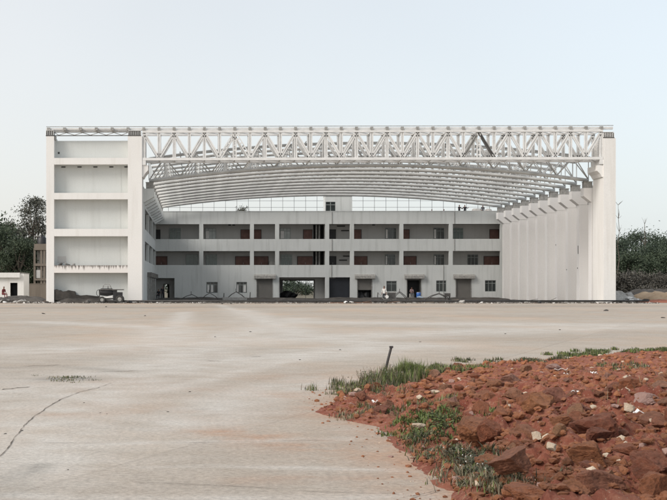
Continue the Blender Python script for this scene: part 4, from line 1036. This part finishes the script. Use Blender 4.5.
idm = -np.ones(AX.shape, int); idm[keep] = np.arange(keep.sum())
V = np.stack([AX[keep], AY[keep], Zm[keep]], -1)
q = np.stack([idm[:-1,:-1], idm[:-1,1:], idm[1:,1:], idm[1:,:-1]], -1).reshape(-1, 4); q = q[(q >= 0).all(1)]
me = bpy.data.meshes.new('dirt_mound'); me.from_pydata(V.tolist(), [], q.tolist()); me.polygons.foreach_set('use_smooth', [True]*len(q)); me.materials.append(M['soil'])
o = bpy.data.objects.new('dirt_terrain', me); C.objects.link(o); tag(o, kind='structure')

# hero rocks first (pixel where it sits, width in m, flatness, material)
hero = [(469,441,.36,.62,'rock','largest orange-brown boulder overhanging the edge of the green weeds'),(493,440,.30,.75,'rock','rounded brown boulder wedged against the largest orange-brown one'),(517,428,.36,.55,'rock',None),
 (588,466,.36,.65,'rock','broad reddish boulder directly below the pair of cream stones'),(648,474,.36,.6,'rock','big pinkish flat-topped boulder near the corner of the mound'),(546,482,.42,.28,'rock','long flat red slab lying level among the big rocks'),
 (600,496,.38,.6,'rock',None),(655,493,.40,.55,'rock',None),(512,470,.40,.5,'rock',None),(488,468,.30,.5,'rock',None),(548,460,.26,.8,'rock',None),(497,455,.22,.55,'rock',None),(530,500,.34,.5,'rock',None),(575,497,.28,.5,'rock',None),(627,484,.28,.6,'rock',None),(628,455,.26,.4,'rock',None),(520,452,.28,.4,'rock',None),
 (537,441,.13,.75,'prock','palest cream angular stone standing on the mound'),(584,452,.13,.8,'prock','upright cream stone of the leaning pair'),(595,449,.16,.4,'prock','flat cream stone of the leaning pair'),(552,449,.12,.5,'prock','pale pink-cream stone behind the broken boulders'),
 (644,404,.28,.5,'grock','large grey-mauve boulder high on the mound'),(628,411,.12,.8,'prock','small tan round stone just below the grey-mauve boulder'),(453,453,.09,.7,'prock','small white stone at the foot of the largest boulder'),(475,417,.13,.8,'grock','smooth pinkish round stone above the largest boulder'),
 (538,412,.20,.6,'rock',None),(419,427,.13,.5,'prock','pale tan stone among the green weeds'),(430,446,.2,.35,'rock',None),(552,371,.34,.5,'grock','grey lump at the far edge of the mound near the white litter'),(626,382,.17,.6,'prock','pale stone on the far side of the mound'),(659,394,.3,.5,'rock',None),(357,392,.12,.6,'prock','pale stone in front of the tall grass tuft'),
 (610,420,.22,.5,'rock',None),(665,430,.3,.5,'rock',None),(560,425,.24,.5,'rock',None),(580,412,.22,.5,'rock',None)]
RG = 'red rocks of all sizes strewn over the dirt mound'
placed = []
for i, (a, b, w_, fl, m_, lb) in enumerate(hero):
    x, y = GR(a, b); z = 0
    for _ in range(3):   # step towards the camera until the lifted point meets that line of sight
        z = hz_at(x, y); t = (CAMZ-z)/CAMZ; gx1_, gy1_ = GR(a, b); x, y = gx1_*t, gy1_*t
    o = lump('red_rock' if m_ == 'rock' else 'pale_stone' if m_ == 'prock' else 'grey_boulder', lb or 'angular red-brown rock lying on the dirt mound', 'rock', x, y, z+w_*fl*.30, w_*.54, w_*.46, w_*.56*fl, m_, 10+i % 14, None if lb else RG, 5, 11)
    placed.append((x, y, w_))
n_ind = 0; tries = 0
while n_ind < 258 and tries < 9000:
    tries += 1
    if random.random() < .75: y = random.uniform(8.2, 16.5)
    else: y = random.uniform(16, 28)
    x = random.uniform(1.6, PX(705, y))
    s = float(sdist(x, y))
    if s < .12: continue
    if y < 13.6 and x < 2.55+.25*random.random() and random.random() < .9: continue
    big = random.random()**(1.5 if x > 4.2 and y < 14 else 2.4)
    w_ = (.08+.36*big) if y < 15.5 else (.09+.22*big)
    if w_ > .15 and s < .35: continue
    if any((x-px_)**2+(y-py_)**2 < ((w_+pw)*.36)**2 for px_, py_, pw in placed): continue
    m_ = 'rock' if random.random() < .975 else ('prock' if random.random() < .5 else 'grock')
    fl = random.uniform(.35, .8)
    if m_ != 'rock': w_ = min(w_, .11)
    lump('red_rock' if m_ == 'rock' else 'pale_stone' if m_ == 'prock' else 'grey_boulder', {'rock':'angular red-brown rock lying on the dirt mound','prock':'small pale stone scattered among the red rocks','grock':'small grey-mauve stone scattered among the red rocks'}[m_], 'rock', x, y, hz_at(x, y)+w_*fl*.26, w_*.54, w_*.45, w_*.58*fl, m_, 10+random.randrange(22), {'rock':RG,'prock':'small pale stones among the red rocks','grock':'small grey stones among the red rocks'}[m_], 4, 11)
    placed.append((x, y, w_)); n_ind += 1
# fines
tmpl = []
for sd_ in range(5):
    m = rock_mesh(700+sd_, 'rock', 2, 8) if False else None
ico = bmesh.new(); bmesh.ops.create_icosphere(ico, subdivisions=1, radius=1); iv = np.array([v.co[:] for v in ico.verts]); jf = np.array([[v.index for v in f.verts] for f in ico.faces]); ico.free()
NF = 13000; VV = []; FF = []; MI = []; k = 0
while k < NF:
    y = 8+21*random.random()**1.5; x = random.uniform(1.4, PX(715, y)); s = float(sdist(x, y))
    if s < -.02 and random.random() < .85 or s < -.5: continue
    r = (.006+.045*random.random()**3.5)*(1 if y < 15 else 1.25)*(1 if s > 0 else .6)
    w_ = iv*(1+rng.uniform(-.38, .3, (len(iv), 1)))*np.array([r*random.uniform(.8,1.5), r, r*random.uniform(.5,.85)])
    a = random.uniform(0, 6.28); ca, sa = math.cos(a), math.sin(a)
    w_ = np.stack([w_[:,0]*ca-w_[:,1]*sa, w_[:,0]*sa+w_[:,1]*ca, w_[:,2]], -1)
    z = max(hz_at(x, y), 0) if s > 0 else 0
    VV.append(w_+np.array([x, y, z+r*.25])); FF.append(jf+len(iv)*k); MI += [0 if random.random() < .955 else (1 if random.random() < .5 else 2)]*len(jf); k += 1
me = bpy.data.meshes.new('rubble'); me.from_pydata(np.concatenate(VV).tolist(), [], np.concatenate(FF).tolist())
for m in ('rock', 'prock', 'grock'): me.materials.append(M[m])
me.polygons.foreach_set('material_index', MI)
o = bpy.data.objects.new('red_rubble', me); C.objects.link(o); tag(o, kind='stuff')

# litter
for i, (a, b, w_) in enumerate(((556,375,.16),(561,380,.2),(594,391,.09),(593,385,.06),(640,449,.14),(575,421,.08),(375,410,.07),(564,383,.12))):
    x, y = GR(a, b); z = hz_at(x, y); mb = MB()
    n_ = 5; vs = [(x+(i_/n_-.5)*w_, y+(j_-.5)*w_*.45, z+.04+random.uniform(0,.05)) for j_ in range(2) for i_ in range(n_+1)]
    mb.add(vs, [(i_, i_+1, n_+2+i_, n_+1+i_) for i_ in range(n_)])
    o = mb.build('paper_scrap', M['whitep']); s = o.modifiers.new('s', 'SOLIDIFY'); s.thickness = .008
    tag(o, 'white crumpled scrap of litter on the red dirt', 'litter', 'white litter scraps on the red dirt')

# rusty bar in the grass
x, y = GR(384.5, 376); s = y/F
rod = MB(); rod.tube([(x, y, -.05), (x+.045, y, .22), (x+.12, y+.02, .50)], [.024,.022,.022], 8); rod.box(x+.09, x+.15, y-.01, y+.05, .485, .52)
tag(rod.build('iron_bar', M['pipe']), 'dark iron bar stuck slanting in the tall grass tuft', 'bar')

# grass
def blades(pts, hmin, hmax, wid, mats_w, lean=.5, seed=1):
    r = np.random.default_rng(seed); n = len(pts); p = np.array(pts)
    h = r.uniform(hmin, hmax, n)*np.array([1.0]*n); a = r.uniform(0, 6.283, n); l = r.uniform(.05, lean, n)*h
    d = np.stack([np.cos(a), np.sin(a), np.zeros(n)], -1); t = np.stack([-np.sin(a), np.cos(a), np.zeros(n)], -1)*wid*r.uniform(.6, 1.5, (n, 1))
    up = np.array([0, 0, 1.0])
    mid = p+d*l[:,None]*.35+up*h[:,None]*.6; tip = p+d*l[:,None]+up*h[:,None]
    V = np.stack([p-t, p+t, mid+t*.7, mid-t*.7, tip], 1).reshape(-1, 3)
    Fq = []; mi = []
    ch = r.choice(3, n, p=mats_w)
    for i in range(n): Fq += [(5*i, 5*i+1, 5*i+2, 5*i+3), (5*i+3, 5*i+2, 5*i+4)]; mi += [int(ch[i])]*2
    return V, Fq, mi
GV = []; GF = []; GM = []; cnt = 0
def patch(px, py, rx, ry, n, hmin, hmax, wid, mw, lean=.5, clump=0, seed=1):
    global cnt
    x, y = GR(px, py); pts = []; rd = random.Random(seed)
    cl = [(rd.gauss(0,.5)*rx, rd.gauss(0,.5)*ry) for _ in range(clump)] if clump else None
    for _ in range(n):
        if cl: c = rd.choice(cl); q = (x+c[0]+rd.gauss(0,.055), y+c[1]+rd.gauss(0,.07))
        else: q = (x+rd.gauss(0,.5)*rx, y+rd.gauss(0,.5)*ry)
        pts.append((q[0], q[1], max(0, hz_at(*q)) if q[0] > 1.2 and sdist(*q) > 0 else 0))
    V, f, m = blades(pts, hmin, hmax, wid, mw, lean, seed)
    GV.append(V); GF.extend([tuple(i+cnt for i in k) for k in f]); GM.extend(m); cnt += len(V)
G, D, O = [.8,.08,.12], [.15,.6,.25], [.3,.3,.4]
patch(388,387,.42,.9,1300,.05,.25,.0055,[.6,.22,.18],.5,26,1)
patch(372,390,.5,.9,1300,.03,.15,.005,O,.6,26,2)
patch(355,394,.35,.8,900,.02,.10,.005,O,.8,16,3)
patch(408,384,.3,.6,900,.08,.34,.005,G,.5,10,4)
patch(432,372,.9,1.0,2300,.04,.14,.007,[.6,.1,.3],.7,34,5)
patch(515,362,1.4,.8,900,.03,.09,.008,O,.8,20,6); patch(582,356,.8,.8,1100,.03,.10,.010,[.6,.1,.3],.7,20,7); patch(640,353,1.5,.9,2000,.03,.10,.010,[.6,.1,.3],.7,34,8)
patch(630,370,.5,1.0,300,.03,.10,.008,O,.8,12,9)
patch(388,402,.45,.5,500,.03,.09,.005,O,.9,16,10); patch(368,418,.5,.35,400,.03,.08,.005,D,.9,14,11); patch(400,415,.6,.35,700,.03,.09,.005,[.5,.2,.3],.9,20,12)
patch(432,436,.34,1.0,2600,.02,.075,.007,[.86,.04,.10],1.2,60,13)
patch(424,447,.20,.6,800,.02,.07,.005,O,1.4,30,14)
patch(449,461,.20,.5,1000,.02,.08,.0045,[.2,.3,.5],1.6,34,15)
patch(470,473,.22,.5,1400,.02,.09,.0045,[.2,.3,.5],1.6,44,16)
patch(487,488,.18,.4,1200,.03,.10,.0042,[.12,.45,.43],1.5,40,17)
patch(506,500,.25,.3,900,.03,.11,.004,D,1.4,26,18)
patch(70,379,.5,.7,380,.01,.04,.005,[.2,.3,.5],.9,20,19)
patch(560,430,1.6,1.6,120,.05,.13,.003,[.1,.8,.1],.9,30,20)
patch(600,385,2.0,2.5,120,.04,.12,.004,[.1,.8,.1],.9,30,21)
me = bpy.data.meshes.new('grass'); me.from_pydata(np.concatenate(GV).tolist(), [], GF)
for m in ('grass1', 'grass2', 'grass3'): me.materials.append(M[m])
me.polygons.foreach_set('material_index', GM)
o = bpy.data.objects.new('grass', me); C.objects.link(o); tag(o, kind='stuff')
# broad-leaved weeds in the green patch, and white-headed stalks
def weed(x, y, z, r, h_, mat, label, group, seed, seeding=False):
    rd = random.Random(seed); mb = MB()
    for k in range(26):
        a = rd.uniform(0,6.28); e = Vector((x+math.cos(a)*r*rd.random(), y+math.sin(a)*r*rd.random(), z+h_*rd.uniform(.3,1)))
        s = rd.uniform(.012,.026); u = Vector((math.cos(a), math.sin(a), rd.uniform(-.3,.4)))*s; v = Vector((-math.sin(a), math.cos(a), rd.uniform(-.3,.3)))*s*.6
        mb.add([e-u, e-v, e+u, e+v], [(0,1,2,3)]); 
    mb2 = MB()
    for k in range(6):
        a = rd.uniform(0,6.28); mb2.tube([(x,y,z-.01), (x+math.cos(a)*r*.7, y+math.sin(a)*r*.7, z+h_*rd.uniform(.7,1.25))], .0025, 4)
    t = thing('small_weed', label, 'plant', (x, y, z), group)
    mb.build('leaves', M[mat], t); mb2.build('stem', M['grass3'] if not seeding else M['grass2'], t)
    if seeding:
        mf = MB()
        for k in range(1):
            c = Vector((x+rd.uniform(-1,1)*r, y+rd.uniform(-1,1)*r, z+h_*rd.uniform(.7,1.2))); s = .007
            mf.add([c+Vector((s,0,0)), c+Vector((-s,0,0)), c+Vector((0,s,0)), c+Vector((0,-s,0)), c+Vector((0,0,s)), c+Vector((0,0,-s))], [(0,2,4),(2,1,4),(1,3,4),(3,0,4),(2,0,5),(1,2,5),(3,1,5),(0,3,5)])
        mf.build('seed_head', M['white_cloth'], t)  # one pale seed head per weed
    return t
for i in range(34):
    a, b = 432+random.gauss(0,11), 437+random.gauss(0,7); x, y = GR(a, b)
    weed(x, y, max(0, hz_at(x, y)), .09, .09, 'grass1', 'bright green leafy weed in the patch beside the largest boulder', 'bright green weeds beside the largest boulder', i)
for i in range(30):
    t_ = random.random(); a, b = 436+65*t_+random.gauss(0,7), 455+34*t_+random.gauss(0,4); x, y = GR(a, b)
    weed(x, y, max(0, hz_at(x, y)), .10, .09, 'grass3', 'olive weed with pale seed heads along the border of the mound', 'olive weeds with pale seed heads along the border', 200+i, True)
for i in range(14):
    a, b = 375+random.gauss(0,18), 388+random.gauss(0,4); x, y = GR(a, b)
    weed(x, y, max(0, hz_at(x, y)), 0.14, .2, 'grass3', 'tall thin weed around the iron bar', 'tall thin weeds around the iron bar', 400+i, True)

# ------------------------------------------------------------------ light and view
W = bpy.data.worlds.new('World'); sc.world = W; W.use_nodes = True
nt = W.node_tree; bg = nt.nodes['Background']; out = nt.nodes['World Output']
SUN_EL, SUN_AZ = R(38), R(-122)     # azimuth measured from +Y towards +X: low left, behind the camera
sky = nt.nodes.new('ShaderNodeTexSky'); sky.sky_type = 'NISHITA'; sky.sun_disc = False
sky.sun_elevation = SUN_EL; sky.sun_rotation = SUN_AZ; sky.air_density = 1.0; sky.dust_density = 4.0; sky.ozone_density = 1.5
nt.links.new(sky.outputs[0], bg.inputs['Color']); bg.inputs['Strength'].default_value = .05
bg2 = nt.nodes.new('ShaderNodeBackground'); add = nt.nodes.new('ShaderNodeAddShader')
tc = nt.nodes.new('ShaderNodeTexCoord'); sep = nt.nodes.new('ShaderNodeSeparateXYZ'); nt.links.new(tc.outputs['Generated'], sep.inputs[0])
sx = nt.nodes.new('ShaderNodeMapRange'); sx.inputs['From Min'].default_value = -.25; sx.inputs['From Max'].default_value = .5
nt.links.new(sep.outputs['X'], sx.inputs['Value'])
tint = nt.nodes.new('ShaderNodeMix'); tint.data_type = 'RGBA'; tint.inputs[6].default_value = (1.06,1.01,.975,1); tint.inputs[7].default_value = (.95,.995,1.03,1)
nt.links.new(sx.outputs[0], tint.inputs[0])
tm = nt.nodes.new('ShaderNodeMix'); tm.data_type = 'RGBA'; tm.blend_type = 'MULTIPLY'; tm.inputs[0].default_value = 1; nt.links.new(tint.outputs[2], tm.inputs[7])
rm = nt.nodes.new('ShaderNodeValToRGB'); e = rm.color_ramp.elements
e[0].position = 0.0; e[0].color = (.56,.575,.565,1); e[1].position = .5; e[1].color = (.45,.455,.44,1)
ee = e.new(.12); ee.color = (.535,.55,.545,1)
nt.links.new(sep.outputs['Z'], rm.inputs['Fac'])
wn = nt.nodes.new('ShaderNodeTexNoise'); wn.inputs['Scale'].default_value = 2.2; wn.inputs['Detail'].default_value = 3
nt.links.new(tc.outputs['Generated'], wn.inputs['Vector'])
nm2 = nt.nodes.new('ShaderNodeMapRange'); nm2.inputs['From Min'].default_value = .3; nm2.inputs['From Max'].default_value = .7; nm2.inputs['To Min'].default_value = .95; nm2.inputs['To Max'].default_value = 1.05
nt.links.new(wn.outputs['Fac'], nm2.inputs['Value']); nt.links.new(nm2.outputs[0], bg2.inputs['Strength'])
nt.links.new(rm.outputs[0], tm.inputs[6]); nt.links.new(tm.outputs[2], bg2.inputs['Color'])
nt.links.new(bg.outputs[0], add.inputs[0]); nt.links.new(bg2.outputs[0], add.inputs[1]); nt.links.new(add.outputs[0], out.inputs['Surface'])
sl = bpy.data.lights.new('sun', 'SUN'); sl.energy = 1.6; sl.angle = R(20); sl.color = (1, .955, .90)
so = bpy.data.objects.new('sun', sl); C.objects.link(so)
dv = Vector((math.sin(SUN_AZ)*math.cos(SUN_EL), math.cos(SUN_AZ)*math.cos(SUN_EL), math.sin(SUN_EL)))
so.rotation_euler = dv.to_track_quat('Z', 'Y').to_euler(); so.location = (-20, -20, 60)

sc.view_settings.view_transform = 'Standard'; sc.view_settings.look = 'None'
sc.view_settings.gamma = 1; sc.view_settings.use_curve_mapping = False; sc.view_settings.exposure = 0.36
sc.render.engine = 'CYCLES'; sc.cycles.max_bounces = 6; sc.cycles.diffuse_bounces = 4
sc.cycles.use_denoising = True
